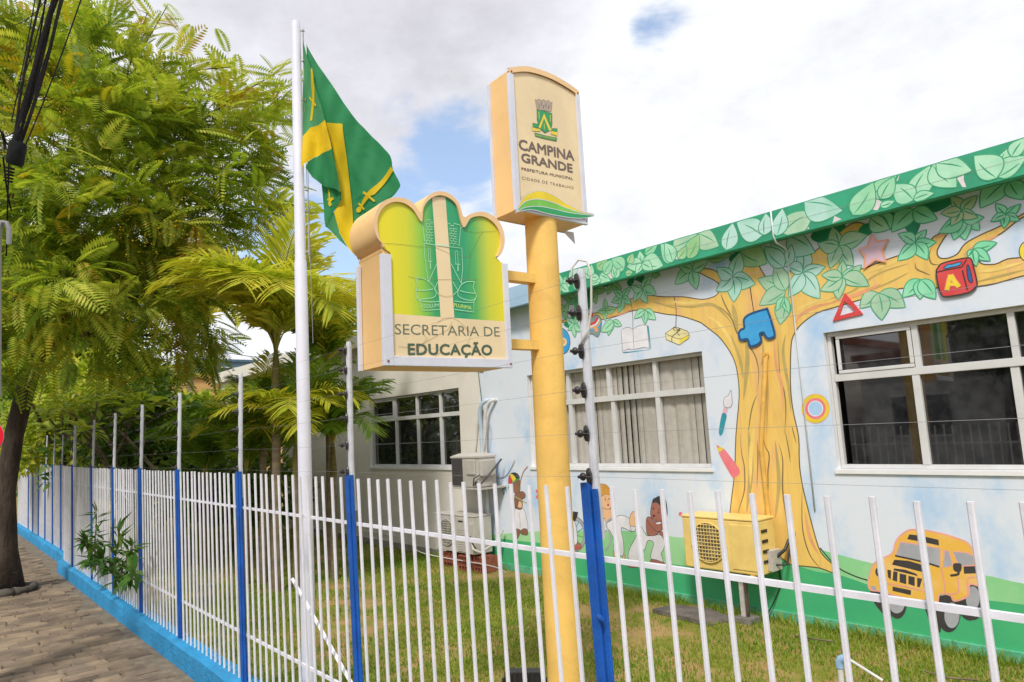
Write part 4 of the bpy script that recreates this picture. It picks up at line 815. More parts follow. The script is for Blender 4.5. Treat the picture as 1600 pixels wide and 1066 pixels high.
for nm, (a0, a1, z0, z1, o0, o1) in dict(trim_left=(wl_-.002, wl_+.052, zl, shL-.045, -.022, .004), trim_right=(wr_-.03, wr_+.002, zl, shR-.035, -.022, .004), trim_bottom=(wl_+.053, wr_-.031, zl, zl+.048, -.022, .003),
        back_trim=(wl_-.002, wl_+.018, zl, shL-.045, -.305, -.28), trim_back=(wr_-.018, wr_+.002, zl, shR-.035, -.305, -.28)).items():
    mb = MB(); mb.box((a0, o0, z0), (a1, o1, z1), m_trim, (S2.a, S2.n, Vector((0, 0, 1))), S2.o); mb.obj('metal_trim', sg, bevel=.002)
for u in (wl_+.02, wr_-.012):
    mb = MB(); mb.tube([S2.w(u, zl+.022, .004), S2.w(u, zl+.022, .008)], .006, MATS['bolt_rust'], 8); mb.obj('screw', sg)
m_txt = M('print_grey', srgb('6c7663', .9), .5, .1, 30); m_txt2 = M('print_darkgrey', srgb('4f6450', .9), .5, .1, 30)
q = lambda k, *pts: S(k, pts, S2)
L, R, T = q('P', (262, 806), (808, 818), (262, 748)); text(S2, 'SECRETARIA DE', L, R, T, m_txt, -.0105, 'lettering', sg, -.004)
L, R, T = q('P', (332, 912), (768, 914), (332, 853)); text(S2, 'EDUCA\u00c7\u00c3O', L, R, T, m_txt2, -.0105, 'lettering', sg, .034, 1.06)
m_lin = M('print_pale', srgb('a5e0b4', .95), .5)
mb = MB(); cu = [-.0105]
def ln(pts, w_=.0042, pl=S2, k='P', m=m_lin, sm=False, mbb=None):
    cu[0] += .00004; qq = S(k, pts, pl); qq = spline(qq, False, 4) if sm else qq; (mbb or mb).ribbon(pl, qq, w_, cu[0], m)
K = 'L'
for sx, s in ((1, 0), (-1, 1)):
    if s == 0:
        ln([(118, 140), (118, 125), (135, 125), (135, 140), (160, 140), (160, 125), (188, 128)], k=K); ln([(118, 140), (125, 200), (135, 260), (140, 320)], k=K); ln([(190, 128), (192, 150), (215, 150)], k=K)
        for r in range(7): ln([(150+r % 2*5, 160+r*25), (215, 166+r*25)], .003, k=K)
        for r in range(7): x0 = 155 + (r % 2)*12; ln([(x0, 160+r*25), (x0+3, 185+r*25)], .003, k=K); ln([(x0+28, 162+r*25), (x0+30, 188+r*25)], .003, k=K)
        ln([(135, 335), (140, 440), (155, 570), (175, 672)], k=K); ln([(135, 335), (235, 350)], k=K)
        ln([(180, 375), (170, 385), (176, 490), (192, 490), (188, 385), (180, 375)], .003, k=K); ln([(168, 492), (205, 495)], .004, k=K); ln([(188, 500), (190, 560)], .007, k=K)
        ln([(245, 515), (175, 672)], k=K); ln([(255, 672), (225, 740), (265, 790)], k=K)
        ln([(60, 638), (120, 642), (180, 675), (235, 740), (232, 800), (180, 818), (110, 825), (95, 835)], k=K, sm=True); ln([(60, 638), (78, 700), (62, 760), (70, 810), (95, 840), (125, 925), (275, 915)], k=K); ln([(70, 745), (140, 748), (215, 735)], k=K, sm=True); ln([(95, 838), (180, 850), (272, 845)], k=K, sm=True)
    else:
        ln([(345, 160), (362, 160), (362, 180), (395, 180), (395, 160), (450, 175), (452, 195), (470, 200)], k=K); ln([(455, 200), (440, 360)], k=K)
        for r in range(7): ln([(352+r % 2*5, 200+r*22), (425, 210+r*22)], .003, k=K)
        for r in range(7): x0 = 362 + (r % 2)*12; ln([(x0, 200+r*22), (x0-2, 222+r*22)], .003, k=K); ln([(x0+32, 205+r*22), (x0+30, 228+r*22)], .003, k=K)
        ln([(355, 365), (465, 378), (472, 560), (460, 690)], k=K)
        ln([(415, 400), (406, 412), (412, 515), (432, 515), (428, 412), (415, 400)], .003, k=K); ln([(405, 517), (450, 520)], .004, k=K); ln([(430, 525), (432, 580)], .007, k=K)
        ln([(370, 515), (462, 690)], k=K); ln([(385, 672), (430, 750), (390, 790)], k=K)
        ln([(575, 672), (510, 672), (460, 700), (430, 760), (440, 805), (500, 830), (560, 835), (590, 810)], k=K, sm=True); ln([(575, 672), (562, 720), (595, 800), (570, 850), (570, 938), (400, 915)], k=K); ln([(445, 750), (500, 765), (580, 775)], k=K, sm=True); ln([(400, 842), (480, 852), (570, 855)], k=K, sm=True)
ln([(240, 345), (355, 362)], .010, k=K, m=M('print_palest', srgb('d5e8c8', .95), .5)); ln([(255, 775), (320, 800), (385, 790)], .003, k=K, m=M('print_tan', srgb('dfc090', .95), .5), sm=True)
mb.obj('printed_crest', sg)
L, R, T = q(K, (132, 905), (262, 892), (132, 872)); text(S2, 'SOLUM', L, R, T, m_lin, -.0098, 'lettering', sg, .02)
L, R, T = q(K, (398, 890), (552, 918), (398, 858)); text(S2, 'PLURIMA', L, R, T, M('print_lime', srgb('bfe07a', .95), .5), -.0098, 'lettering', sg, .02)
mb = MB(); cu[0] = -.0094; m_crk = M('crack', srgb('8f9a60', .8), .7)
m_crk2 = M('crack_brown', srgb('a08058', .8), .7)
for pts in ([(190, 330), (300, 338), (400, 350), (470, 352), (560, 392), (650, 405)], [(650, 400), (700, 300), (720, 270)], [(330, 505), (420, 520), (600, 522), (690, 520)], [(620, 262), (680, 275), (790, 268)], [(640, 520), (655, 400), (640, 340)]): ln(pts, .0016, m=m_crk, mbb=mb)
for pts in ([(480, 745), (520, 722), (560, 720), (600, 740)], [(400, 790), (430, 830), (380, 880), (280, 870)], [(560, 740), (540, 780), (400, 860), (330, 930)], [(600, 745), (660, 800), (640, 860), (700, 900), (740, 940)], [(440, 950), (500, 900), (520, 850)]): ln(pts, .0016, m=m_crk2, mbb=mb)
mb.obj('film_cracks', sg)
# upper sign
su = thing('town_sign', 'tall beige sign box with curved top and town crest on top of the yellow column', 'sign', S1.w(0, 3.05, -.109))
q1 = lambda k, *pts: S(k, pts, S1)
arc = spline(q1('O', (245, 84), (330, 77), (400, 88), (500, 124), (600, 180), (660, 222)), False, 4)
zb = 3.045; ul, ur = arc[0][0], arc[-1][0]; ul = -.30; ur = .30
arc = [(ul + (ur-ul)*(p[0]-arc[0][0])/(arc[-1][0]-arc[0][0]), p[1]) for p in arc]
arc = [(u, z-.008) for u, z in arc]
body = [(ul+.012, zb+.006)] + [(max(min(u, ur-.012), ul+.012), z) for u, z in arc] + [(ur-.012, zb+.006)]
mb = MB(); mb.prism(S1, body[::-1], -.216, -.018, m_side); mb.obj('box_body', su)
mb = MB(); n = len(arc); lo_ = [(u, z-.030) for u, z in arc]
V = [S1.w(u, z+.006, .002) for u, z in arc] + [S1.w(u, z, .002) for u, z in lo_] + [S1.w(u, z+.006, -.022) for u, z in arc]
mb.add(V, [f_ for i in range(n-1) for f_ in ((i, i+1, n+i+1, n+i), (i+1, i, 2*n+i, 2*n+i+1))], m_rim); mb.obj('arched_rim', su)
mb = MB(); mb.flat(S1, [(ul+.04, zb+.03)] + [(min(max(u, ul+.04), ur-.03), z) for u, z in lo_] + [(ur-.03, zb+.03)], -.010, m_panel); mb.obj('face_panel', su)
ax = (S1.a, S1.n, Vector((0, 0, 1)))
for a0, a1, z0, z1, o0, o1 in ((ul-.002, ul+.036, zb, arc[0][1]-.025, -.02, .004), (ur-.030, ur+.002, zb, arc[-1][1]-.025, -.02, .004), (ul+.043, ur-.031, zb, zb+.03, -.02, .003), (ul-.002, ul+.014, zb, arc[0][1]-.01, -.22, -.198), (ur-.014, ur+.002, zb, arc[-1][1]-.01, -.22, -.198), (ul+.015, ur-.015, zb, zb+.02, -.22, -.2165)):
    mb = MB(); mb.box((a0, o0, z0), (a1, o1, z1), m_trim, ax, S1.o); mb.obj('metal_trim', su, bevel=.002)
for u, z in ((ul+.02, arc[0][1]-.012), (ur-.015, arc[-1][1]-.015), (ul+.02, zb+.022), (ur-.015, zb+.022)):
    mb = MB(); mb.tube([S1.w(u, z, .002), S1.w(u, z, .008)], .005, MATS['bolt_rust'], 8); mb.obj('screw', su)
m_t1 = M('print_brown', srgb('75625c', .9), .5, .08, 30)
L, R, T = q1('O', (330, 542), (635, 606), (330, 484)); text(S1, 'CAMPINA', L, R, T, m_t1, -.0085, 'lettering', su, .026)
L, R, T = q1('O', (344, 611), (626, 672), (344, 561)); text(S1, 'GRANDE', L, R, T, m_t1, -.0085, 'lettering', su, .026)
L, R, T = q1('O', (343, 658), (629, 714), (343, 642)); text(S1, 'PREFEITURA MUNICIPAL', L, R, T, m_t1, -.0085, 'lettering', su, .018, 1.1)
L, R, T = q1('O', (345, 709), (632, 765), (345, 692)); text(S1, 'CIDADE DE TRABALHO', L, R, T, m_t1, -.0085, 'lettering', su, -.01, 1.2)
mb = MB(); cu[0] = -.0085; eg, ey, en, es = M('crest_green', srgb('2e9a5c', .95), .5), M('crest_yellow', srgb('ecd244', .95), .5), M('crest_line', srgb('2c4a34', .8), .5), M('crest_stone', srgb('b7a394', .9), .6, .2, 90)
def fp(pts, m, line=True, sm=False, pl=S1, k='O', w_=.003, mbb=None):
    cu[0] += .00008; qq = S(k, pts, pl); qq = spline(qq, True, 3) if sm else qq; (mbb or mb).flat(pl, qq, cu[0], m)
    if line: (mbb or mb).ribbon(pl, qq, w_, cu[0]+.00004, en, closed=True)
fp([(418, 263), (428, 270), (440, 263), (452, 272), (466, 266), (478, 276), (492, 270), (502, 282), (513, 280), (508, 332), (470, 328), (428, 322)], es, True, w_=.002)
for x, y in ((440, 300), (452, 290), (465, 305), (478, 295), (492, 308)): ln([(x, y-8), (x, y+12)], .004, pl=S1, k='O', m=en)
fp([(404, 396), (432, 402), (440, 415), (432, 425), (405, 420)], eg, w_=.002); fp([(403, 420), (432, 428), (448, 432), (446, 444), (402, 440)], ey, w_=.002); fp([(542, 428), (515, 426), (508, 440), (540, 448)], eg, w_=.002); fp([(542, 448), (510, 440), (505, 458), (540, 470)], ey, w_=.002)
fp([(427, 320), (512, 343), (512, 400), (505, 435), (472, 452), (440, 425), (430, 380)], eg); 
fp([(467, 342), (508, 436), (496, 440), (467, 372), (447, 430), (436, 418)], ey, w_=.002); ln([(468, 400), (468, 432)], .004, pl=S1, k='O', m=ey); ln([(438, 335), (440, 375)], .004, pl=S1, k='O', m=ey); ln([(501, 352), (502, 390)], .004, pl=S1, k='O', m=ey)
fp([(414, 450), (470, 466), (540, 480), (536, 498), (468, 484), (418, 470)], eg, w_=.002)
mb.obj('crest', su)
L, R, T = q1('O', (422, 468), (530, 490), (422, 460)); text(S1, 'SOLUM INTER PLURIMA', L, R, T, ey, -.0068, 'lettering', su, .0)
mb = MB(); wv = lambda pts: spline(S('O', pts, S1), False, 5)
Atop = wv([(298, 900), (330, 830), (370, 795), (430, 778), (500, 800), (580, 850), (660, 890), (733, 908)]); B1 = wv([(298, 900), (330, 856), (370, 832), (430, 826), (500, 842), (580, 875), (660, 900), (733, 911)]); B2 = wv([(298, 900), (330, 880), (370, 868), (430, 866), (500, 878), (580, 897), (660, 909), (733, 915)]); B3 = wv([(298, 900), (340, 888), (400, 886), (470, 905), (560, 922), (620, 930), (680, 930), (733, 920)])
for a_, b_, m_ in ((Atop, B1, mp1('wave_yellow', 'f0d535')), (B1, B2, mp1('wave_lime', '7cc856')), (B2, B3, mp1('wave_green', '2fa062'))):
    n = len(a_); V = [S1.w(*p, .012) for p in a_] + [S1.w(*p, .012) for p in b_]; mb.add(V, [(i, i+1, n+i+1, n+i) for i in range(n-1)], m_)
for l_ in (Atop, B1, B2, B3): mb.ribbon(S1, l_, .004, .0125, m_trim)
n = len(Atop); V = [S1.w(*p, .0119) for p in Atop+B3] + [S1.w(*p, .006) for p in Atop+B3]
mb.add(V, [f_ for i in range(n-1) for f_ in ((i+1, i, 2*n+i, 2*n+i+1), (n+i, n+i+1, 3*n+i+1, 3*n+i), (2*n+i, 3*n+i, 3*n+i+1, 2*n+i+1))], m_trim)
mb.obj('wave_plate', su)
p_ = S1.w(.22, 3.04, -.16); mb = MB(); mb.add([p_, p_+Vector((.02, .09, -.005)), p_+Vector((.0, .12, -.08)), p_+Vector((0, .03, .0))], [(0, 1, 2), (0, 2, 3)], m_trim); mb.obj('loose_trim', su)

# ------------------------------------------------------------------ flagpole and flag
m_pole = M('pole_white', srgb('e4e5f2', .95), .5, .04, 5, dirt=.1, dcol=srgb('a8a298')); m_steel = M('hook_steel', (.5, .48, .45), .4, metal=.8)
pb = Vector((-4.526+.0, 2.03, 0)); pt = pb + Vector((0, 0, 4.86)) - Rt*.052; pt.z = 4.86
fl = thing('flagpole', 'tall white painted flagpole rising behind the fence left of the arched sign', 'flagpole', pb)
lerp = lambda u: pb + (pt-pb)*u
mb = MB(); mb.tube([lerp(0), lerp(.3), lerp(.62), lerp(.625), lerp(.99), lerp(1.0)], [.048, .046, .043, .038, .035, .030], m_pole, 24); mb.obj('pole', fl, smooth='auto')
rh = Vector((Rt.x, Rt.y, 0)).normalized(); fh = Vector((Fw.x, Fw.y, 0)).normalized()
mb = MB(); l0 = lerp(.985) + rh*.05; l1 = lerp(.62)+rh*.065
mb.tube([l0, lerp(.9)+rh*.052, lerp(.8)+rh*.053, l1], .0028, m_steel, 5); mb.tube([l0+fh*.02, lerp(.8)+rh*.060+fh*.02, lerp(.5)+rh*.075], .0022, M('cord', srgb('8f8f98'), .8), 5)
mb.obj('halyard', fl)
for u in (.985, .935, .872, .80, .73, .665, .635):
    mb = MB(); c = lerp(u); mb.tube([c+rh*.03, c+rh*.058, c+rh*.06+Vector((0, 0, .02))], .0035, m_steel, 5); mb.tube([c+rh*.048-fh*.008, c+rh*.062+fh*.008], .006, m_steel, 6); mb.obj('hook', fl)
mb = MB(); c = lerp(.655)+rh*.062; mb.tube([c+Vector((0, 0, .12)), c-Vector((0, 0, .12))], .007, m_steel, 6); mb.obj('cleat', fl)
fo = pb.copy(); fo.z = 0
fpos = lerp(.85); FPn = Vector((-fh.x, -fh.y, 0)); FLG = PL((fpos.x, fpos.y), rh, FPn)
def cloth(name, parent, k, pts, mat, dfn, off, sm=True, sub=3):
    q_ = S(k, pts, FLG); q_ = spline(q_, True, 3) if sm else q_
    bm = bmesh.new(); tri = tessellate_polygon([[Vector((u, z, 0)) for u, z in q_]])
    vs_ = [bm.verts.new((u, z, 0)) for u, z in q_]
    for a_, b_, c_ in tri:
        try: bm.faces.new((vs_[a_], vs_[b_], vs_[c_]))
        except ValueError: pass
    for _ in range(sub):
        es_ = [e_ for e_ in bm.edges if e_.calc_length() > .035]
        if es_: bmesh.ops.subdivide_edges(bm, edges=es_, cuts=1); bmesh.ops.triangulate(bm, faces=bm.faces)
    bm.verts.index_update(); mb_ = MB()
    P_ = [FLG.w(v.co.x, v.co.y, dfn(v.co.x, v.co.y)+off) for v in bm.verts]
    mb_.add(P_, [tuple(v.index for v in f_.verts) for f_ in bm.faces], mat); bm.free()
    return mb_.obj(name, parent, smooth=True)
def flagmat(n, h): 
    m = M(n, srgb(h, .95), .75, .06, 5, bump=.1, bscale=400); t_ = m.node_tree; b_ = t_.nodes['Principled BSDF']; tr = N(t_, 'ShaderNodeBsdfTranslucent'); tr.inputs[0].default_value = (*srgb(h, 1.0), 1); mx = N(t_, 'ShaderNodeMixShader'); mx.inputs[0].default_value = .35
    t_.links.new(b_.outputs[0], mx.inputs[1]); t_.links.new(tr.outputs[0], mx.inputs[2]); t_.links.new(mx.outputs[0], t_.nodes['Material Output'].inputs[0]); return m
fg, fy_, fgl = flagmat('flag_green', '2a8a54'), flagmat('flag_yellow', 'f6cf10'), flagmat('flag_green_back', '4f9e68')
back = lambda u, z: -.07 - .035*math.sin((u*7 - z*2.2)) - .022*math.sin(u*21+z*9) - .008*math.sin(u*47-z*12)
front = lambda u, z: .02 + .022*math.sin(u*30+z*5) + .012*math.sin(u*62-z*9) - .12*u
fb = cloth('town_flag', None, 'R', [(38, 50), (46, 72), (100, 165), (160, 250), (250, 383), (340, 478), (420, 563), (442, 605), (448, 650), (484, 722), (470, 748), (400, 800), (330, 850), (288, 885), (266, 920), (262, 960), (235, 900), (200, 850), (170, 740), (140, 600), (110, 445), (85, 300), (52, 150)], fg, back, 0)
tag(fb, 'green town flag with yellow bands and swords hanging folded from the white pole', 'flag')
WL[fb.name] = Vector((0, 0, 0))
cloth('stripe', fb, 'R', [(143, 445), (218, 448), (232, 600), (245, 760), (257, 900), (262, 1045), (235, 1012), (200, 955), (172, 850), (205, 790), (180, 640), (165, 540)], fy_, back, .013, False)
cloth('sword', fb, 'R', [(438, 636), (450, 655), (360, 765), (345, 770), (300, 815), (290, 805), (325, 760)], fy_, back, .011, False); cloth('sword', fb, 'R', [(310, 748), (365, 795), (360, 803), (304, 757)], fy_, back, .013, False); cloth('sword', fb, 'R', [(270, 822), (282, 814), (294, 822), (292, 836), (280, 843), (270, 836)], fy_, back, .013); cloth('sword', fb, 'R', [(276, 800), (284, 796), (312, 828), (305, 834)], fy_, back, .015, False)
cloth('fold', fb, 'R', [(38, 60), (44, 85), (75, 190), (110, 320), (147, 447), (110, 458), (75, 472), (43, 518), (40, 300)], fgl, front, 0, False)
cloth('stripe', fb, 'R', [(43, 518), (75, 472), (110, 456), (147, 445), (174, 572), (90, 605), (70, 635), (40, 668)], fy_, front, .001, False)
cloth('sword', fb, 'R', [(78, 205), (84, 200), (98, 300), (96, 350), (88, 400), (82, 440), (72, 440), (75, 390), (82, 330), (76, 270)], fy_, front, .005, False); cloth('sword', fb, 'R', [(66, 322), (104, 372), (100, 380), (66, 332)], fy_, front, .007, False)
cloth('fold', fb, 'R', [(60, 668), (70, 636), (90, 606), (174, 571), (195, 660), (213, 775), (195, 758), (130, 737), (85, 705)], fg, front, .002, False)
cloth('fold', fb, 'R', [(118, 715), (165, 730), (213, 765), (205, 805), (172, 848), (150, 900), (140, 930), (132, 890), (125, 810)], fg, lambda u, z: front(u, z)-.03, 0, False)
cloth('fold', fb, 'R', [(172, 848), (200, 952), (238, 1018), (200, 985), (160, 940), (140, 925), (150, 890)], fgl, lambda u, z: front(u, z)-.035, 0, False)
cloth('sword', fb, 'R', [(142, 742), (152, 745), (160, 790), (172, 785), (176, 795), (162, 805), (165, 822), (155, 830), (148, 815), (150, 800), (140, 795), (150, 785)], fy_, lambda u, z: front(u, z)-.024, 0, False)

# ------------------------------------------------------------------ air conditioners and things along the wall
m_acw = M('ac_white', srgb('c4bfb8', .9), .6, .06, 6, dirt=.35, dcol=srgb('a59c90')); m_acy = M('ac_yellow', srgb('f0d07c', .95), .55, .06, 6, dirt=.2, dcol=srgb('b98f4a'), bump=.15); m_mesh = M('ac_mesh', (.05, .045, .045), .6, .3, 200)
m_blk = M('black_rubber', (.02, .02, .02), .5, .3, 30); m_rust = M('rust_white', srgb('cfc9c2', .8), .7, .1, 15, dirt=.6, dcol=srgb('7a4a30', .7))
def ac_box(t, x0, x1, y0, y1, z0, z1, m, fan=None, mesh_=None):
    mb = MB(); mb.box((x0, y0, z0), (x1, y1, z1-.02), m); mb.obj('casing', t, bevel=.012)
    mb = MB(); mb.box((x0-.006, y0-.006, z1-.0195), (x1+.006, y1+.004, z1), m); mb.obj('top_cover', t, bevel=.006)
    if fan:
        cx, cz, r = fan; y = y0-.002; rec = M('fan_dark', (.17, .15, .10), .8, .3, 12)
        mb = MB(); mb.tube([(cx, y-.001, cz), (cx, y-.004, cz)], r, rec, 36); fo_ = mb.obj('fan_opening', t)
        for k in range(3):
            a = k*2*PI/3+.4; pts = [(cx+r*.15*math.cos(a), y-.006, cz+r*.15*math.sin(a)), (cx+r*.85*math.cos(a+.25), y-.007, cz+r*.85*math.sin(a+.25)), (cx+r*.8*math.cos(a+1.1), y-.009, cz+r*.8*math.sin(a+1.1)), (cx+r*.3*math.cos(a+1.1), y-.008, cz+r*.3*math.sin(a+1.1))]
            mb = MB(); mb.add(pts, [(0, 1, 2, 3)], M('fan_blade', (.30, .26, .17), .6)); mb.obj('fan_blade', fo_)
        mb = MB()
        for k in range(-5, 6):
            d_ = k*r/5.6; h = math.sqrt(max(r*r-d_*d_, 0)); mb.tube([(cx+d_, y-.014, cz-h), (cx+d_, y-.014, cz+h)], .0032, m, 4); mb.tube([(cx-h, y-.018, cz+d_), (cx+h, y-.018, cz+d_)], .0032, m, 4)
        mb.tube([(cx+r*math.cos(2*PI*i/36), y-.012, cz+r*math.sin(2*PI*i/36)) for i in range(37)], .006, m, 6); mb.obj('fan_grille', t)
ya = 5.45
t = thing('air_conditioner', 'yellow air conditioner unit with round fan grille at the foot of the painted tree', 'air conditioner', (-3.6, ya+.15, .42))
ac_box(t, -3.96, -3.20, ya, ya+.29, .425, .895, m_acy, (-3.69, .665, .175))
mb = MB(); mb.box((-3.46, ya-.008, .46), (-3.23, ya-.001, .84), m_acy); mb.obj('front_cover', t, bevel=.004)
for k in range(4): mb = MB(); mb.box((-3.199, ya+.06, .52+k*.085), (-3.192, ya+.15, .545+k*.085), m_blk); mb.obj('side_slot', t)
mb = MB(); mb.box((-3.199, ya+.12, .45), (-3.15, ya+.27, .62), m_rust); mb.tube([(-3.17, ya+.2, .55), (-3.10, ya+.25, .62), (-3.08, ya+.3, .7)], .014, m_blk, 8); mb.tube([(-3.17, ya+.16, .5), (-3.08, ya+.22, .5), (-3.05, ya+.3, .72)], .010, m_blk, 8); mb.obj('pipe_valve', t, smooth=False)
for x in (-3.86, -3.30): mb = MB(); mb.box((x, ya-.01, .405), (x+.04, ya+.32, .424), m_acy); mb.obj('foot', t)
t = thing('unit_stand', 'peeling white support leg standing on a small block under the yellow air conditioner', 'stand', (-3.45, ya+.1, 0))
mb = MB(); mb.box((-3.475, ya+.08, .045), (-3.435, ya+.12, .40), m_rust); mb.box((-3.432, ya+.09, .045), (-3.41, ya+.12, .40), M('old_wood', srgb('6b5a50', .6), .9, .3, 20)); mb.obj('leg', t)
mb = MB(); mb.box((-3.52, ya+.03, -.01), (-3.36, ya+.19, .044), M('grey_block', srgb('8c8780', .7), .95, .2, 20, bump=.5)); mb.obj('block', t, bevel=.006)
# pipe boxed down the painted trunk
mb = MB(); u1 = W.uv(1199, 560)[0]; zt = W.uv(1199, 556)[1]; u2, zb_ = W.uv(1207, 815)
mb.tube([W.w(u1, zt, -.005), W.w(u1, zt, .035), W.w(u1+.004, zt-.04, .042), W.w(u2-.02, 1.5, .04), W.w(u2-.005, zb_, .045)], [.022, .026, .022, .020, .020], M('pipe_yellow', srgb('e6b558', .95), .6, .1, 8, bump=.3), 12)
mb.tube([W.w(u1-.0, zt+.01, .02), W.w(u1-.0, zt+.012, .062)], [.03, .022], MATS['pipe_yellow'], 10)
pp = mb.obj('refrigerant_pipe', smooth='auto'); tag(pp, 'yellow painted pipe running down the painted tree trunk', 'pipe')
mb = MB(); mb.tube([W.w(u2-.002, zb_, .045), W.w(u2+.004, zb_-.16, .05), W.w(u2-.0, zb_-.2, .05)], [.022, .024, .014], m_blk, 10); mb.tube([W.w(u2, zb_-.2, .05), W.w(u2, .62, .06), W.w(u2-.06, .55, .12)], .009, m_blk, 8); mb.tube([W.w(u2+.02, .6, .02), W.w(u2+.03, .3, .01), W.w(u2-.05, .12, .05), W.w(u2-.10, .02, .1)], .006, m_blk, 6)
mb.obj('insulation', pp, smooth='auto')
# white units by the corner
yb = 5.40
t = thing('air_conditioner', 'upper dirty white air conditioner on a wall bracket beside the window corner', 'air conditioner', (-7.2, yb+.2, 1.03), 'white air conditioners by the pipes')
mb = MB(); mb.box((-7.55, yb, 1.06), (-6.98, yb+.30, 1.43), m_acw); mb.obj('casing', t, bevel=.012)
mb = MB(); P = [(-7.56, yb-.008), (-6.97, yb-.008), (-6.97, yb+.308), (-7.56, yb+.308)]
V = [(x, y, 1.43) for x, y in P] + [(x, y, 1.452) for x, y in P] + [(-7.42, yb+.05, 1.49), (-7.12, yb+.05, 1.49), (-7.12, yb+.25, 1.49), (-7.42, yb+.25, 1.49)]
mb.add(V, [(i, (i+1) % 4, 4+(i+1) % 4, 4+i) for i in range(4)] + [(4+i, 4+(i+1) % 4, 8+(i+1) % 4, 8+i) for i in range(4)] + [(8, 9, 10, 11), (3, 2, 1, 0)], m_acw); mb.obj('top_cover', t)
mb = MB(); mb.box((-7.53, yb-.006, 1.08), (-7.30, yb-.001, 1.42), m_mesh)
for k in range(11): z = 1.095+k*.03; mb.box((-7.528, yb-.010, z), (-7.302, yb-.006, z+.006), m_acw if False else M('mesh_wire', (.12, .11, .11), .5))
for k in range(9): x = -7.52+k*.026; mb.box((x, yb-.014, 1.085), (x+.004, yb-.0101, 1.415), MATS['mesh_wire'])
mb.obj('mesh_panel', t)
mb = MB(); mb.box((-6.979, yb+.02, 1.20), (-6.93, yb+.26, 1.40), m_acw); mb.box((-7.20, yb-.02, 1.22), (-7.02, yb-.001, 1.41), m_acw); mb.obj('side_cover', t, bevel=.008)
mb = MB(); mb.tube([(-7.02, yb-.02, 1.10), (-6.97, yb-.05, 1.14), (-6.92, yb-.02, 1.10), (-6.9, yb+.1, 1.2), (-6.86, yb+.3, 1.4)], .012, m_blk, 8); mb.tube([(-7.06, yb-.02, 1.08), (-7.0, yb-.05, 1.18), (-6.94, yb+.0, 1.22)], .008, m_blk, 6); mb.obj('pipe_valve', t)
mb = MB(); mb.box((-7.6, yb-.03, 1.035), (-6.9, yb+.40, 1.055), m_rust); mb.obj('bracket', t)
t = thing('air_conditioner', 'lower dirty white air conditioner standing on red bricks below the other one', 'air conditioner', (-7.5, yb+.2, .2), 'white air conditioners by the pipes')
ac_box(t, -7.98, -7.12, yb, yb+.30, .215, .70, m_acw, (-7.70, .46, .17))
mb = MB(); mb.box((-7.46, yb-.01, .24), (-7.24, yb-.001, .66), m_acw); mb.box((-7.20, yb-.03, .42), (-7.13, yb-.001, .60), m_acw)
for k in range(9): mb.box((-7.44, yb-.015, .27+k*.03), (-7.27, yb-.0101, .282+k*.03), m_acw)
mb.box((-7.43, yb-.013, .61), (-7.33, yb-.0101, .63), m_blk); mb.obj('front_cover', t, bevel=.003)
mb = MB(); mb.tube([(-7.14, yb-.02, .4), (-7.08, yb-.05, .30), (-7.0, yb, .26), (-6.96, yb+.2, .34), (-6.93, yb+.33, .5)], .018, m_acw, 8); mb.tube([(-7.15, yb-.03, .45), (-7.10, yb-.05, .38), (-7.05, yb-.02, .30)], .008, m_blk, 6); mb.obj('pipe_valve', t, smooth=True)
m_brk = M('hollow_brick', srgb('a8604a', .75), .9, .2, 12, bump=.4); 
for i, (x, y, z, nm) in enumerate([(-7.85, yb+.03, 0, 'left red hollow brick under the lower white air conditioner'), (-7.45, yb-.02, 0, 'middle red hollow brick under the lower white air conditioner'), (-7.18, yb+.03, 0, 'right red hollow brick under the lower white air conditioner')]):
    mb = MB(); w_, h_, l_ = .19, .19, .24
    for gx in range(4): mb.box((x+gx*(w_-.012)/3, y, z), (x+gx*(w_-.012)/3+.012, y+l_, z+h_), m_brk)
    for gz in range(4):
        for gx in range(3): xx = x+gx*(w_-.012)/3; mb.box((xx+.0121, y+.001, z+gz*(h_-.012)/3), (xx+(w_-.012)/3-.0001, y+l_-.001, z+gz*(h_-.012)/3+.012), m_brk)
    o = mb.obj('hollow_brick'); tag(o, nm, 'brick', 'bricks under the lower unit')
# conduits near the corner
m_con = M('conduit_white', srgb('dcdad8', .9), .55, .06, 9, dirt=.3, dcol=srgb('a29a90')); m_con2 = M('conduit_blue', srgb('c3d2e0', .9), .5, .06, 9)
def pipe(name, pts, r, m, label, group='pipes down the wall corner'):
    mb = MB(); Q = []
    pts = [Vector(p) for p in pts]
    for i in range(len(pts)-1):
        p = [pts[max(i-1, 0)], pts[i], pts[i+1], pts[min(i+2, len(pts)-1)]]
        for j in range(6):
            u = j/6; Q.append(.5*((2*p[1]) + (p[2]-p[0])*u + (2*p[0]-5*p[1]+4*p[2]-p[3])*u*u + (-p[0]+3*p[1]-3*p[2]+p[3])*u**3))
    Q.append(pts[-1]); mb.tube(Q, r, m, 10); o = mb.obj(name, smooth='auto'); tag(o, label, 'pipe', group); return o
u_ = lambda x, y, off: W.w(*W.uv(x, y), off)
pipe('wall_pipe', [u_(767, 626, -.01), u_(765, 626, .06), u_(758, 640, .09), u_(757, 680, .05), u_(761, 760, .045), u_(763, 830, .04), u_(752, 845, .08), u_(736, 850, .2)], .028, m_con2, 'bluish white thick pipe turning out of the wall at the corner')
pipe('wall_pipe', [u_(776, 626, -.01), u_(774, 626, .06), u_(768, 640, .10), u_(766, 690, .09), u_(769, 770, .09), u_(770, 840, .08), u_(764, 868, .1)], .024, m_con, 'white thick pipe beside the corner reaching the bricks')
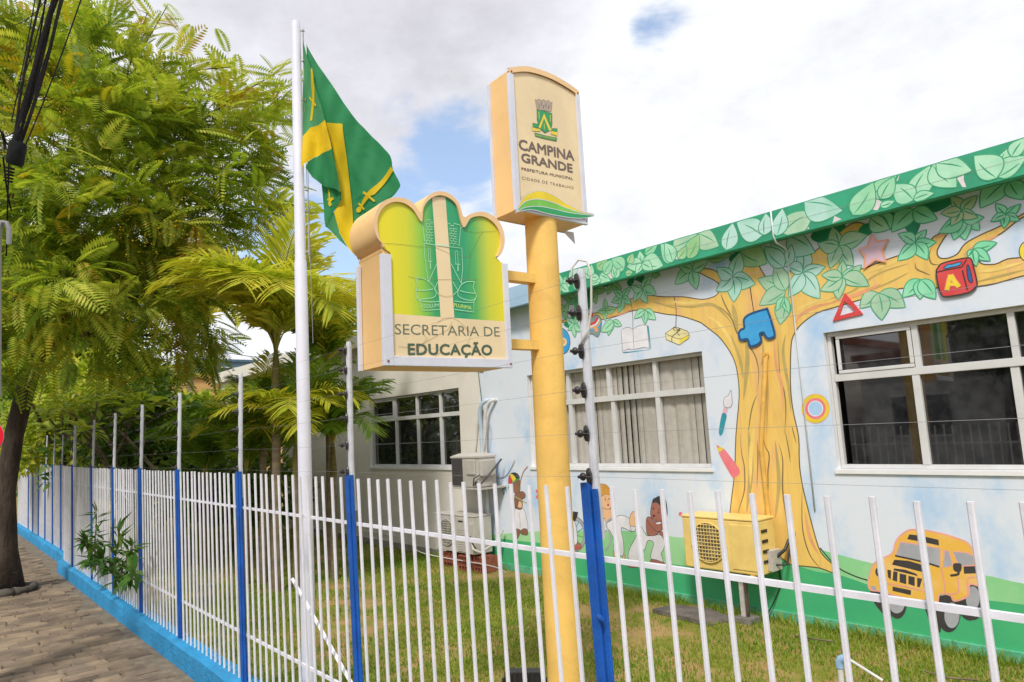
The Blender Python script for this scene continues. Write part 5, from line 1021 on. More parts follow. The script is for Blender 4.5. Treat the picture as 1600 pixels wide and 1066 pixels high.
pipe('wall_pipe', [u_(757, 640, .02), u_(750, 655, .03), u_(746, 690, .02), u_(745, 702, .03)], .014, m_con, 'short thin white pipe leading to the upper white unit')
pipe('wall_pipe', [u_(770, 645, .12), u_(774, 660, .13), u_(768, 700, .12), u_(764, 745, .1)], .007, M('tan_cable', srgb('b8a58c'), .7), 'thin tan pipe beside the thick pipes at the corner')
pipe('green_cable', [u_(748, 580, .01), u_(752, 610, .015), u_(757, 650, .02), u_(761, 690, .03)], .005, M('cable_green', srgb('4f6e5e', .8), .6), 'dark green cable dropping to the corner pipes', None)
pipe('loose_cable', [u_(765, 738, .04), u_(775, 745, .02), u_(790, 744, .01), u_(800, 730, .01), u_(806, 718, .02)], .005, M('cable_grey', srgb('b4b2ae'), .6), 'grey cable looping along the mural to a small hook', None)
pipe('ground_hose', [u_(560, 828, .02), u_(640, 842, .05), u_(700, 856, .45), u_(800, 875, .4), u_(860, 878, .7)], .006, m_con, 'thin pale hose running along the foot of the wall', None)
# things on the lawn
mb = MB(); P = [(0, 0), (.62, -.06), (.70, .22), (.42, .34), (.05, .27)]; c = ray_pt(1063, 962, Vector((0, 0, 0)), Vector((0, 0, 1)))
c = Vector((-4.25, 5.28, 0)); V = [(c.x+x, c.y+y, .0) for x, y in P] + [(c.x+x*.97, c.y+y*.97, .035) for x, y in P]
mb.add(V, [(i, (i+1) % 5, 5+(i+1) % 5, 5+i) for i in range(5)] + [(5, 6, 7, 8, 9)], M('slab_stone', srgb('7c726c', .7), .95, .25, 8, bump=.6, bscale=40)); tag(mb.obj('stone_slab'), 'flat grey broken stone slab lying on the lawn by the yellow unit', 'stone')
cpv = ray_pt(1312, 1040, Vector((0, 3.6, 0)), Vector((0, -1, 0)))
t = thing('garden_pipe', 'short white water pipe with a blue elbow rising from the lawn', 'pipe', (cpv.x, cpv.y, 0))
mb = MB(); mb.tube([(cpv.x, cpv.y, 0), (cpv.x, cpv.y, cpv.z-.0)], .0145, m_con, 12); mb.obj('riser', t, smooth='auto')
mb = MB(); z = cpv.z; mb.tube([(cpv.x, cpv.y, z-.01), (cpv.x, cpv.y, z+.015), (cpv.x+.008, cpv.y, z+.032), (cpv.x+.025, cpv.y+.002, z+.040), (cpv.x+.05, cpv.y+.002, z+.040)], .020, M('elbow_blue', srgb('9cc0e4', .9), .4), 12); mb.obj('elbow', t, smooth='auto')
mb = MB(); mb.tube([(cpv.x+.05, cpv.y+.002, z+.040), (cpv.x+.2, cpv.y+.01, z-.03)], .007, m_con, 8); mb.obj('outlet', t, smooth='auto')
c = ray_pt(820, 1058, Vector((0, 0, .12)), Vector((0, 0, 1)))
t = thing('floodlight', 'black boxy floodlight lying on the lawn left of the yellow column', 'floodlight', (c.x, c.y, 0))
axf = (Vector((.75, .66, 0)), Vector((-.66, .75, 0)), Vector((0, 0, 1)))
mb = MB(); mb.box((-.13, -.05, .03), (.13, .03, .17), m_blk, axf, (c.x, c.y, 0))
for k in range(7): mb.box((-.125+k*.038, -.058, .035), (-.115+k*.038, -.0501, .165), m_blk, axf, (c.x, c.y, 0))
mb.obj('housing', t, bevel=.004); mb = MB(); mb.box((-.02, -.16, .0), (.20, -.07, .09), m_blk, axf, (c.x, c.y, 0)); mb.obj('driver_box', t, bevel=.004)
mb = MB(); mb.box((-.15, -.03, -.01), (-.135, .0, .12), m_blk, axf, (c.x, c.y, 0)); mb.box((.135, -.03, -.01), (.15, .0, .12), m_blk, axf, (c.x, c.y, 0)); mb.obj('bracket', t)
# ------------------------------------------------------------------ lawn grass
def grass(name, n, x0, x1, y0, y1, h0, h1, mat, dens=None):
    X = rng.uniform(x0, x1, n); Y = rng.uniform(y0, y1, n)
    # thin patches: keep more where a slow wave field is high
    fld = np.sin(X*2.1+1.3*np.sin(Y*1.7))+np.sin(Y*2.9+X*.8)+.8*np.sin(X*5.3-Y*4.1)
    keep = rng.uniform(-2.2, 2.0, n) < fld; X, Y = X[keep], Y[keep]; n = len(X)
    hgt = rng.uniform(h0, h1, n); a = rng.uniform(0, 2*PI, n); w = rng.uniform(.0022, .0048, n); l = rng.uniform(.2, 1.1, n)*hgt; b = rng.uniform(0, 2*PI, n)
    P = np.zeros((n, 5, 3)); P[:, 0] = np.stack([X-w*np.cos(a), Y-w*np.sin(a), 0*X-.004], 1); P[:, 1] = np.stack([X+w*np.cos(a), Y+w*np.sin(a), 0*X-.004], 1)
    mx, my = X+l*.35*np.cos(b), Y+l*.35*np.sin(b); P[:, 2] = np.stack([mx+w*.8*np.cos(a), my+w*.8*np.sin(a), hgt*.6], 1); P[:, 3] = np.stack([mx-w*.8*np.cos(a), my-w*.8*np.sin(a), hgt*.6], 1)
    P[:, 4] = np.stack([X+l*np.cos(b), Y+l*np.sin(b), hgt], 1)
    base = (np.arange(n)*5)[:, None]; F = np.concatenate([base+np.array([[0, 1, 2]]), base+np.array([[0, 2, 3]]), base+np.array([[3, 2, 4]])])
    me = mesh_np(name, P.reshape(-1, 3), F, mat); o = bpy.data.objects.new(name, me); COL.objects.link(o); return o
m_grass = leafmat('grass', [(.0, srgb('54801e', .85)), (.45, srgb('7a9c2a', .85)), (.75, srgb('a2ac42', .85)), (1, srgb('d2ba78', .9))], .3)
stuff(grass('grass', 190000, -9.5, 1.0, KY+.18, DW-.02, .012, .038, m_grass), 'short patchy green and straw coloured lawn grass before the mural wall', 'grass')
stuff(grass('grass', 5000, -9, 1.0, DW-.16, DW-.025, .04, .11, m_grass), 'taller ragged grass tufts along the foot of the mural wall', 'grass')
stuff(grass('grass', 26000, -17, -9.5, KY+.2, DW-.02, .02, .06, m_grass), 'rough lawn grass under the palms at the left', 'grass')

# ------------------------------------------------------------------ foliage builders
def pinnate(n=12, L=1.0, lw=.030, ll=.24, droop=.35, V=None, F=None):
    V, F = [], []
    for i in range(n):
        u = .10 + .88*i/(n-1); x = u*L; z = -droop*u*u
        for s in (-1, 1):
            l = ll*(math.sin(PI*min(u*.85+.12, 1)))**.6; ax = .55; dx, dy, dz = ax*l, s*l*.84, -.22*l
            k = len(V); V += [(x, 0, z), (x+dx*.45-lw*.6, dy*.45+s*lw*.2, z+dz*.3), (x+dx, dy, z+dz), (x+dx*.5+lw*.7, dy*.45-s*lw*.2, z+dz*.35)]; F.append((k, k+1, k+2, k+3))
    k = len(V); V += [(0, -.006, 0), (0, .006, 0), (L, .002, -droop), (L, -.002, -droop)]; F.append((k, k+1, k+2, k+3))
    return np.array(V, dtype=float), np.array(F)
def unit(v): return v/np.linalg.norm(v, axis=-1, keepdims=True)
def crown(name, centres, per, leafL, mats, parent, tmpl, spread=.28, up=.25, c0=None, mi_p=None):
    C = np.array(centres); K = len(C); c0 = np.array(c0)
    P, D = [], []
    out = unit(C-c0)
    for i in range(K):
        m = int(per*rng.uniform(.7, 1.3)); d = rng.normal(size=(m, 3))*.75 + out[i]*.8 + np.array([0, 0, up]); d[:, 2] *= .7; d = unit(d)
        P.append(C[i] + rng.normal(size=(m, 3))*spread*np.array([1, 1, .5])); D.append(d)
    P = np.concatenate(P); D = np.concatenate(D); n = len(P)
    R_ = frames(D, rng.normal(size=n)*.45); S_ = leafL*rng.uniform(.65, 1.2, n)
    mi = rng.choice(len(mats), n, p=mi_p) if len(mats) > 1 else None
    return scatter(name, tmpl[0], tmpl[1], R_, S_, P, mats, parent, mi)
lm_a = leafmat('tree_leaf', [(0, srgb('5c7a22', .95)), (.3, srgb('86a02c', .95)), (.6, srgb('aeb83e', .95)), (.85, srgb('ccca58', .95)), (1, srgb('dcc668', .95))], .42)
lm_y = leafmat('tree_leaf_yellow', [(0, srgb('9aa028', .8)), (.6, srgb('c9b62c', .8)), (1, srgb('c98a3a', .8))], .4)
lm_d = leafmat('tree_leaf_dark', [(0, srgb('4b671c', .85)), (.5, srgb('748c28', .85)), (1, srgb('94a23a', .85))], .35)
m_trunk = M('bark', srgb('4a3d34', .6), .95, scale=7, col2=srgb('6f5f52', .6), bump=1.0, bscale=26, bdist=.03, stretch=(1, 1, .35))
m_trunk_l = M('bark_pale', srgb('9a8a72', .7), .85, scale=9, col2=srgb('75684f', .7), bump=.6, bscale=40)

# ------------------------------------------------------------------ the big street tree
tb = ray_pt(18, 925, Vector((0, 0, 0)), Vector((0, 0, 1)))
def at_depth(x, y, d): v = Fw*FPX + Rt*(x-800) - Up*(y-533); return CAM + v*(d/FPX)
D0 = (tb-CAM).dot(Fw)
st = thing('street_tree', 'large feathery leaved street tree with a dark trunk on the pavement at the left', 'tree', tb)
tp = [at_depth(x, y, D0+dd) for x, y, dd in ((12, 925, 0), (10, 860, 0), (8, 770, 0), (22, 680, .05), (42, 600, .1), (62, 540, .15), (110, 470, .2))]
tp[0].z = -.02
mb = MB(); mb.tube(tp, [.20, .125, .115, .11, .11, .115, .09], m_trunk, 16); rr = []
mb.obj('trunk', st, smooth=True)
mb = MB(); hub = tp[5]; limbs = []
ends = [(-120, 300, -.5), (20, 160, .3), (120, 120, -.6), (200, 60, .4), (260, 250, -.5), (330, 170, .6), (400, 190, 1.1), (380, 330, .9), (300, 430, .2), (240, 500, -.6), (330, 560, 1.2), (60, 380, -1.1), (120, 470, -1.2), (-60, 500, .2), (160, 330, 1.5), (60, 260, 1.4), (230, 380, 1.9), (-20, 40, .6)]
for ex, ey, dd in ends:
    e_ = hub.lerp(at_depth(ex, ey, D0+dd+.2), .86); m_ = hub.lerp(e_, .45) + Vector((0, 0, random.uniform(-.25, .35))); m2 = hub.lerp(e_, .75)+Vector((random.uniform(-.2, .2), random.uniform(-.2, .2), random.uniform(0, .3)))
    mb.tube([hub, hub.lerp(m_, .5)+Vector((0, 0, .1)), m_, m2, e_], [.07, .045, .03, .016, .005], m_trunk, 7); limbs.append((m_, m2, e_))
mb.obj('limb', st, smooth=True)
tm = pinnate(13, 1, .046, .27, .36)
cen = []
# crown volume described by discs seen from the pavement: x, y, radius in photo pixels and depth offset, at the tree's own distance
discs = [(40, 120, 90, .3), (150, 150, 95, -.2), (230, 240, 100, .1), (120, 300, 115, -.6), (20, 330, 95, -.4), (300, 220, 70, .4), (330, 330, 75, .5), (350, 230, 62, .7), (385, 170, 45, 1.0), (290, 150, 60, .4), (385, 290, 40, .8), (260, 330, 90, .2), (210, 400, 110, .6), (90, 440, 95, -.9), (0, 470, 70, -.5), (280, 480, 60, .4), (180, 520, 60, -.3), (120, 40, 60, .3), (300, 545, 35, .9), (30, 550, 40, -.4), (60, 210, 90, 1.3), (200, 330, 100, 1.6), (100, 420, 90, 1.5), (-100, 250, 120, .3), (-80, 420, 100, .5), (-60, 80, 90, .5), (260, 400, 80, 1.8)]
for x, y, r, dd in discs:
    for _ in range(max(4, int(r*r/760))):
        while True:
            q_ = rng.uniform(-1, 1, 3)
            if (q_**2).sum() < 1: break
        p_ = at_depth(x+q_[0]*r, y+q_[1]*r*.92, D0+dd+q_[2]*.75); cen.append(tuple(p_))
c0 = at_depth(140, 330, D0+.5)
crown('crown', cen, 19, .48, [lm_a, lm_d, lm_y], st, tm, .26, .1, tuple(c0), [.78, .14, .08])
# long free shoots with leaves along them
mb = MB(); tips = []
for pts, d_ in (([(190, 180), (200, 110), (230, 20)], .1), ([(200, 170), (215, 90), (262, 8)], .2), ([(300, 200), (370, 150), (436, 112)], .6), ([(320, 190), (390, 190), (440, 150)], .8), ([(330, 270), (390, 250), (425, 228)], .7), ([(60, 150), (40, 60), (20, 10)], 0), ([(320, 320), (380, 300), (430, 262)], .9), ([(240, 180), (300, 110), (360, 105)], .3), ([(130, 100), (160, 50), (175, 20)], .2), ([(100, 110), (95, 60), (75, 5)], .2), ([(300, 500), (340, 540), (330, 590)], .9)):
    P_ = [at_depth(x, y, D0+d_) for x, y in pts]; mb = MB(); mb.tube(P_, [.018, .011, .005], m_trunk, 5); mb.obj('shoot', st)
    for i in range(30):
        u = rng.uniform(.1, 1)*2; a_ = P_[int(min(u, 1.999))].lerp(P_[int(min(u, 1.999))+1], u % 1); tips.append(((a_), (P_[2]-P_[0]).normalized()))
A_ = np.array([tuple(t_[0]) for t_ in tips]); B_ = np.array([tuple(t_[1]) for t_ in tips]); d_ = unit(B_*.7 + rng.normal(size=A_.shape)*.65 + np.array([0, 0, -.05]))
scatter('shoot_leaves', tm[0], tm[1], frames(d_, rng.normal(size=len(A_))*.3), .40*rng.uniform(.6, 1.1, len(A_)), A_ + rng.normal(size=A_.shape)*.04, [lm_a, lm_y], st, rng.choice(2, len(A_), p=[.85, .15]))
# seed pods and yellow flowers
Vp = np.array([(0, -.06, 0), (.5, -.08, -.05), (1, 0, -.1), (.5, .08, -.05), (0, .06, 0)]); 
m_pod = M('seed_pod', srgb('7d5a3a', .7), .8, .3, 30)
Cn = np.array(cen); idx = rng.choice(len(Cn), 50); P_ = np.repeat(Cn[idx], 7, 0)+rng.normal(size=(350, 3))*.08; d_ = unit(rng.normal(size=(350, 3))*.25+np.array([0, 0, -1]))
scatter('seed_pods', Vp, np.array([[0, 1, 2, 3]]), frames(d_), np.full(350, .16), P_, m_pod, st)['kind'] = 'stuff'
yf = M('blossom', srgb('e8c420', .9), .7, .1, 20); ico = np.array([(1, 0, 0), (0, 1, 0), (-1, 0, 0), (0, -1, 0), (0, 0, 1), (0, 0, -1)], dtype=float); icf = np.array([(0, 1, 4), (1, 2, 4), (2, 3, 4), (3, 0, 4), (1, 0, 5), (2, 1, 5), (3, 2, 5), (0, 3, 5)])
fc = [tuple(at_depth(x, y, D0-1.0+rng.uniform(-.2, .2))) for x, y in ((85, 150), (92, 170), (75, 175), (60, 240), (95, 160), (190, 345), (225, 370), (310, 410), (105, 600), (290, 350))]
Pf = np.repeat(np.array(fc), 45, 0)+rng.normal(size=(450, 3))*np.array([.13, .13, .16]); scatter('blossoms', ico, icf, frames(rng.normal(size=(450, 3))), rng.uniform(.005, .011, 450), Pf, yf, st)['kind'] = 'stuff'
# trunk foot in a raised rim
mb = MB(); ring_ = [(tb.x+.27*math.cos(a)+random.uniform(-.03, .03), tb.y+.24*math.sin(a), .0) for a in [2*PI*i/18 for i in range(19)]]; mb.tube([(x, y, .03) for x, y, z in ring_], [.055+random.uniform(-.012, .012) for _ in ring_], M('old_concrete', srgb('6b645c', .65), .95, .25, 14, bump=.8, bscale=30), 8)
tag(mb.obj('tree_collar', smooth=True), 'low dark rough concrete ring round the foot of the street tree', 'tree ring')

# ------------------------------------------------------------------ palms
pal_g = leafmat('palm_leaf', [(0, srgb('869e28', .95)), (.3, srgb('b2bc38', .95)), (.65, srgb('d6cc48', .95)), (1, srgb('e0c650', .95))], .45)
pal_o = leafmat('palm_leaf_orange', [(0, srgb('a98c2a', .8)), (.5, srgb('c68f30', .8)), (1, srgb('b0662c', .8))], .35)
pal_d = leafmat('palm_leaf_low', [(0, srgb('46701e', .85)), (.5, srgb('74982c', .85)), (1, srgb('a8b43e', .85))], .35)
m_stem = M('palm_stem', srgb('8b7a3c', .7), .7, scale=5, col2=srgb('6c6a30', .7), bump=.4, bscale=20, stretch=(1, 1, 6)); m_rach = M('palm_rachis', srgb('b3a845', .7), .6, .15, 5); m_ptr = M('palm_trunk', srgb('86755e', .7), .85, scale=3, col2=srgb('a08e70', .7), bump=.7, bscale=9, stretch=(1, 1, 5))
def frond_mesh(L, bend, mat, seed, n=46, ll=.44, lw=.012, vee=.45):
    r = random.Random(seed); V, F, MI = [], [], []; pts = []
    ang = 0; p = [0, 0]; el = 1.1 - 0*bend; steps = 24
    for i in range(steps+1):
        u = i/steps; e_ = math.radians(80) - bend*(u**1.15); pts.append((p[0], p[1], e_)); p = [p[0]+L/steps*math.cos(e_), p[1]+L/steps*math.sin(e_)]
    def at(u):
        f_ = u*steps; i = min(int(f_), steps-1); t_ = f_-i; a, b = pts[i], pts[i+1]; return (a[0]+(b[0]-a[0])*t_, a[1]+(b[1]-a[1])*t_, a[2])
    for i in range(steps):   # rachis
        a, b = pts[i], pts[i+1]; w0, w1 = .013*(1-.85*i/steps), .013*(1-.85*(i+1)/steps); k = len(V)
        V += [(a[0], -w0, a[1]), (a[0], w0, a[1]), (b[0], w1, b[1]), (b[0], -w1, b[1]), (a[0], 0, a[1]-w0*1.3), (b[0], 0, b[1]-w1*1.3)]
        F += [(k, k+1, k+2, k+3), (k+1, k+4, k+5, k+2), (k+4, k, k+3, k+5)]; MI += [1]*3
    for i in range(n):
        u = .16+.83*i/(n-1); x, z, e_ = at(u); l = L*ll*(math.sin(PI*(.12+.80*u)))**.7*r.uniform(.9, 1.08); fw = .45+.75*u
        for s in (-1, 1):
            d = Vector((math.cos(e_)*fw, s*1.0, math.sin(e_)*fw+vee*(1-.5*u)+r.uniform(-.1, .1))).normalized(); drp = r.uniform(.10, .42)
            w_ = Vector((math.cos(e_), 0, math.sin(e_)))*lw*r.uniform(.8, 1.15); b0 = Vector((x, 0, z)); b1 = b0+d*l*.45-Vector((0, 0, drp*.25*l)); b2 = b0+d*l*.8-Vector((0, 0, drp*.8*l)); b3 = b0+d*l*.97-Vector((0, 0, drp*1.25*l))
            k = len(V); V += [tuple(v) for v in (b0-w_*.4, b0+w_*.4, b1+w_, b1-w_, b2+w_*.7, b2-w_*.7, b3)]; F += [(k, k+1, k+2, k+3), (k+3, k+2, k+4, k+5), (k+5, k+4, k+6)]; MI += [0]*3
    me = bpy.data.meshes.new('frond'); me.from_pydata(V, [], F); me.materials.append(mat); me.materials.append(m_rach); me.polygons.foreach_set('material_index', MI); return me
FM = {}
for nm, mat in (('g', pal_g), ('o', pal_o), ('d', pal_d)):
    FM[nm] = [frond_mesh(1.0, b_, mat, i*7+3) for i, b_ in enumerate((.75, 1.25, 1.8, 2.35))]
def palm(label, x, y, ytop, depth, nf, L, kinds='g', thick=.055, low=False, tilt=(0, 0), group='feathery palms behind the fence', el=(0, 3)):
    c = at_depth(x, ytop, depth); t = thing('palm_tree', label, 'palm', (c.x, c.y, 0), group); top_ = Vector((c.x, c.y, c.z)); bs = Vector((c.x+tilt[0], c.y+tilt[1], -.03))
    if not low:
        mb = MB(); mb.tube([bs, bs.lerp(top_, .35), bs.lerp(top_, .7), bs.lerp(top_, .76)], [thick*1.25, thick, thick*.9, thick*1.0], m_ptr, 12); mb.obj('trunk', t, smooth='auto')
        mb = MB(); mb.tube([bs.lerp(top_, .76), bs.lerp(top_, .84), bs.lerp(top_, .95), top_], [thick*1.15, thick*1.05, thick*.7, thick*.4], m_stem, 12); mb.obj('crownshaft', t, smooth='auto')
    for i in range(nf):
        az = i*2.399+random.uniform(-.2, .2); k = random.choice(kinds); b = min(3, int(el[0]+(el[1]-el[0]+1)*((i*.37) % 1)))
        o = place(FM[k][b], 'frond', top_+Vector((0, 0, -.05+random.uniform(-.05, .02))), t, (0, random.uniform(-.25, .15), az), (L*random.uniform(.85, 1.12),)*3)
    return t
palm('tall yellow green palm with an arching crown directly left of the flagpole', 431, 740, 545, 8.5, 26, 1.62, 'g', .055, el=(0, 3))
palm('slimmer palm leaning behind the flagpole, its fronds below the big crown', 512, 740, 575, 9.6, 13, 1.3, 'ggd', .045, el=(0, 2))
palm('second slim palm stem left of the tallest palm', 411, 740, 640, 8.9, 6, .85, 'ggd', .045)
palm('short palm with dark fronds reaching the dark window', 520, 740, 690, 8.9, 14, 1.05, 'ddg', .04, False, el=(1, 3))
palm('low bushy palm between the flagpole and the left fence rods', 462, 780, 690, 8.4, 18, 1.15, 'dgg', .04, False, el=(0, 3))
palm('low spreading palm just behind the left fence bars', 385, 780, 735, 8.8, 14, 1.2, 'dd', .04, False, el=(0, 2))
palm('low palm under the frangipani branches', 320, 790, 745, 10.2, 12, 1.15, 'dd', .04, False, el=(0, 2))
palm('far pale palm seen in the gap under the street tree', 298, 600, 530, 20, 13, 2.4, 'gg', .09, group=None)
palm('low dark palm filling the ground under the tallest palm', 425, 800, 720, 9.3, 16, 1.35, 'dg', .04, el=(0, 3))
# one dry orange frond arching left
o = [c for c in COL.objects if c.name.startswith('palm_tree')][0]
f_ = place(frond_mesh(1.0, 2.0, pal_o, 99, 40), 'frond', Vector(WL[o.name])+Vector((0, 0, at_depth(431, 500, 8.5).z+.05)), o, (0, .12, math.radians(180+40)), (1.8,)*3); f_['label'] = 'long dry orange frond arching to the left'

# ------------------------------------------------------------------ frangipani
fr_l = leafmat('frangipani_leaf', [(0, srgb('6f8f22', .8)), (.5, srgb('a3b53c', .8)), (1, srgb('d0c850', .8))], .4)
c = at_depth(235, 760, 12.3); ft = thing('frangipani_tree', 'frangipani tree with bare forking branches and leaf rosettes behind the fence', 'tree', (c.x, c.y, 0))
mb = MB(); tips = []; rs = random.Random(5)
def fork(p, d, L, r, lev):
    q_ = p + d*L; m_ = p.lerp(q_, .5)+Vector((rs.uniform(-.03, .03), rs.uniform(-.03, .03), .02)); mb.tube([p, m_, q_], [r, r*.85, r*.72], m_trunk_l, 7)
    if lev == 0: tips.append((q_, d)); return
    for k in range(3 if lev > 2 else 2):
        nd = (d + Vector((rs.uniform(-1, 1), rs.uniform(-1, 1), rs.uniform(-.35, .6)))*.85).normalized(); nd.z = max(nd.z, -.05); fork(q_, nd.normalized(), L*rs.uniform(.62, .9), r*.7, lev-1)
for k in range(4): a = k*PI/2+.4; fork(Vector((c.x, c.y, .0)), Vector((math.cos(a)*.55, math.sin(a)*.55, .9)).normalized(), 1.12, .055, 3)
mb.obj('branch', ft, smooth=True)
def rosette(n, L, seed):
    r = random.Random(seed); V, F = [], []
    for i in range(n):
        a = i*2.399; el = r.uniform(-.25, .75); d = Vector((math.cos(a)*math.cos(el), math.sin(a)*math.cos(el), math.sin(el))); s = d.cross(Vector((0, 0, 1))).normalized(); l = L*r.uniform(.75, 1.15); w_ = l*.16
        b0 = d*.02; b1 = d*l*.35+Vector((0, 0, .01)); b2 = d*l*.72-Vector((0, 0, .06*l)); b3 = d*l-Vector((0, 0, .22*l)); up_ = Vector((0, 0, .02*l)); k = len(V)
        V += [tuple(v) for v in (b0, b1+s*w_*.7+up_, b1-s*w_*.7+up_, b1, b2+s*w_+up_, b2-s*w_+up_, b2, b3)]; F += [(k, k+3, k+1), (k, k+2, k+3), (k+1, k+3, k+6, k+4), (k+3, k+2, k+5, k+6), (k+4, k+6, k+7), (k+6, k+5, k+7)]
    me = bpy.data.meshes.new('leaf_rosette'); me.from_pydata(V, [], F); me.materials.append(fr_l); return me
RO = [rosette(13, .40, s) for s in range(4)]
for p_, d_ in tips:
    place(rs.choice(RO), 'leaf_rosette', p_, ft, (rs.uniform(-.3, .3), rs.uniform(-.3, .3), rs.uniform(0, 6)))
# oleander shoots pushing through the fence
ol = leafmat('oleander_leaf', [(0, srgb('2f5a1c', .8)), (.5, srgb('4f7d2a', .8)), (1, srgb('8aa048', .8))], .25)
lt = np.array([(0, 0, 0), (.45, .13, .02), (1, 0, -.12), (.45, -.13, .02)]); lf = np.array([[0, 1, 2, 3]])
for lab, segs in (('leafy oleander shoot pushing out between the fence bars over the kerb', [((178, 935), (180, 880), (188, 815)), ((180, 900), (200, 870), (208, 850)), ((182, 905), (165, 885), (160, 870)), ((185, 915), (205, 905), (212, 890))]), ('thin oleander sprig poking through the bars, left of the leafy one', [((150, 900), (148, 850), (152, 795)), ((148, 865), (138, 850), (128, 842)), ((150, 880), (140, 870), (138, 880))])):
    root = ray_pt(*segs[0][0], Vector((0, KY-.02, 0)), Vector((0, -1, 0))); t = thing('oleander', lab, 'shrub', (root.x, root.y, 0)); mb = MB(); PP, DD = [], []
    for s_ in segs:
        P_ = [ray_pt(*q_, Vector((0, KY-.04-.06*i+(.14 if i == 0 else 0), 0)), Vector((0, -1, 0))) for i, q_ in enumerate(s_)]; mb.tube(P_, [.008, .006, .003], m_trunk_l, 5); ax_ = (P_[2]-P_[0]).normalized()
        for i in range(44): u = rng.uniform(.15, 1)*2; j = int(min(u, 1.99)); PP.append(tuple(P_[j].lerp(P_[j+1], u-j))); DD.append(unit(np.array(tuple(ax_))*.6+rng.normal(size=3)*.7))
    mb.obj('stem', t); PP = np.array(PP); DD = np.array(DD); scatter('leaves', lt, lf, frames(DD), rng.uniform(.12, .21, len(PP)), PP, ol, t)

# ------------------------------------------------------------------ trees and shrubs further back
broad = (np.array([(0, 0, 0), (.4, .24, .03), (1, 0, -.12), (.4, -.24, .03)]), np.array([[0, 1, 2, 3]]))
bg1 = leafmat('bush_leaf', [(0, srgb('6c8620', .95)), (.4, srgb('9cae30', .95)), (.75, srgb('c8c848', .95)), (1, srgb('dccc5c', .95))], .42)
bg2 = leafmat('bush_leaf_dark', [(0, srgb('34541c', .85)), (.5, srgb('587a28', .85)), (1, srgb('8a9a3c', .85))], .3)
def bush(label, x, y, d, rx, rz, mats, n=1500, L=.16, cat='tree', trunk=True, name='background_tree', group='trees and shrubs behind the fences', fill=1.0):
    c = at_depth(x, y, d); t = thing(name, label, cat, (c.x, c.y, 0), group)
    if trunk:
        mb = MB(); mb.tube([(c.x, c.y, -.1), (c.x+.05, c.y, c.z*.5), (c.x, c.y, c.z)], [.02*rx+.06, .02*rx+.04, .03], m_trunk, 8)
        for k in range(6): a = k*1.05; mb.tube([(c.x, c.y, c.z*.6), (c.x+rx*.55*math.cos(a), c.y+rx*.55*math.sin(a), c.z+rz*random.uniform(-.1, .5))], [.03+.01*rx, .012], m_trunk, 5)
        mb.obj('trunk', t)
    k = 16; lob = rng.normal(size=(k, 3)); lob = unit(lob)*rng.uniform(.25, .72, (k, 1)); sz = rng.uniform(.26, .46, k); i = rng.integers(0, k, n); q_ = unit(rng.normal(size=(n, 3)))*(rng.uniform(.3, 1, (n, 1))**.4)
    P = (lob[i]+q_*sz[i][:, None])*np.array([rx, rx, rz])+np.array(tuple(c)); d_ = unit(q_+rng.normal(size=(n, 3))*.6+np.array([0, 0, -.1]))
    P[:, 2] = np.maximum(P[:, 2], .05)
    scatter('crown', broad[0], broad[1], frames(d_, rng.normal(size=n)*.6), L*rng.uniform(.6, 1.25, n), P, mats, t, rng.integers(0, len(mats), n) if len(mats) > 1 else None)
bush('yellow green shrub behind the far fence left of the frangipani', 100, 650, 14, 1.7, 1.5, [bg1], 5000, .17)
bush('leafy shrub behind the street tree trunk at the far left', 20, 640, 17, 2.4, 2.0, [bg1, bg2], 6000, .2)
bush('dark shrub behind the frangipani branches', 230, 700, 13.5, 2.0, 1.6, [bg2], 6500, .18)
bush('yellowish bushy tree behind the frangipani below the hanging street tree leaves', 292, 665, 15.5, 1.0, 1.1, [bg1], 4000, .17)
bush('green shrub beyond the gate gap', 140, 720, 18, 2.0, 1.3, [bg1, bg2], 4000, .2)
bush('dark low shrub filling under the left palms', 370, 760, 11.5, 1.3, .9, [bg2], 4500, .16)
bush('tall tree far behind the street tree', 60, 480, 30, 6, 4.2, [bg1, bg2], 9000, .42)
bush('rounded tree far away at the left edge', -90, 560, 34, 7, 4.5, [bg2], 8000, .45)
bush('bushy tree far behind the far fence end', 180, 600, 34, 5, 3.4, [bg1, bg2], 7000, .42)
bush('tree far beyond the street at the left edge', -260, 640, 45, 9, 6, [bg2], 7000, .6)
# buildings seen in the gap
def house(name, label, x0, x1, y0, y1, h, m, wm=None, group=None, roof=None, wins_=()):
    t = thing(name, label, 'building', ((x0+x1)/2, (y0+y1)/2, 0), group); mb = MB(); mb.box((x0, y0, -.2), (x1, y1, h), m); mb.obj('wall', t)
    mb = MB(); mb.box((x0-.15, y0-.15, h+.002), (x1+.15, y1+.15, h+.25), roof or m); mb.obj('roof', t)
    for (a, b, z0, z1, side) in wins_:
        mb = MB()
        if side == 'N': mb.box((a, y1+.002, z0), (b, y1+.03, z1), M('house_glass', (.03, .035, .045), .08)); 
        elif side == 'E': mb.box((x1+.002, a, z0), (x1+.03, b, z1), MATS.get('house_glass') or M('house_glass', (.03, .035, .045), .08))
        wo = mb.obj('window', t)
        mb = MB(); e_ = .06
        if side == 'N':
            mb.box((a-e_, y1+.002, z0-e_), (b+e_, y1+.05, z0-.001), m_white); mb.box((a-e_, y1+.002, z1+.001), (b+e_, y1+.05, z1+e_), m_white); mb.box(((a+b)/2-.03, y1+.031, z0), ((a+b)/2+.03, y1+.05, z1), m_white)
        else:
            mb.box((x1+.002, a-e_, z0-e_), (x1+.05, b+e_, z0-.001), m_white); mb.box((x1+.002, a-e_, z1+.001), (x1+.05, b+e_, z1+e_), m_white)
        mb.obj('frame', wo)
    return t
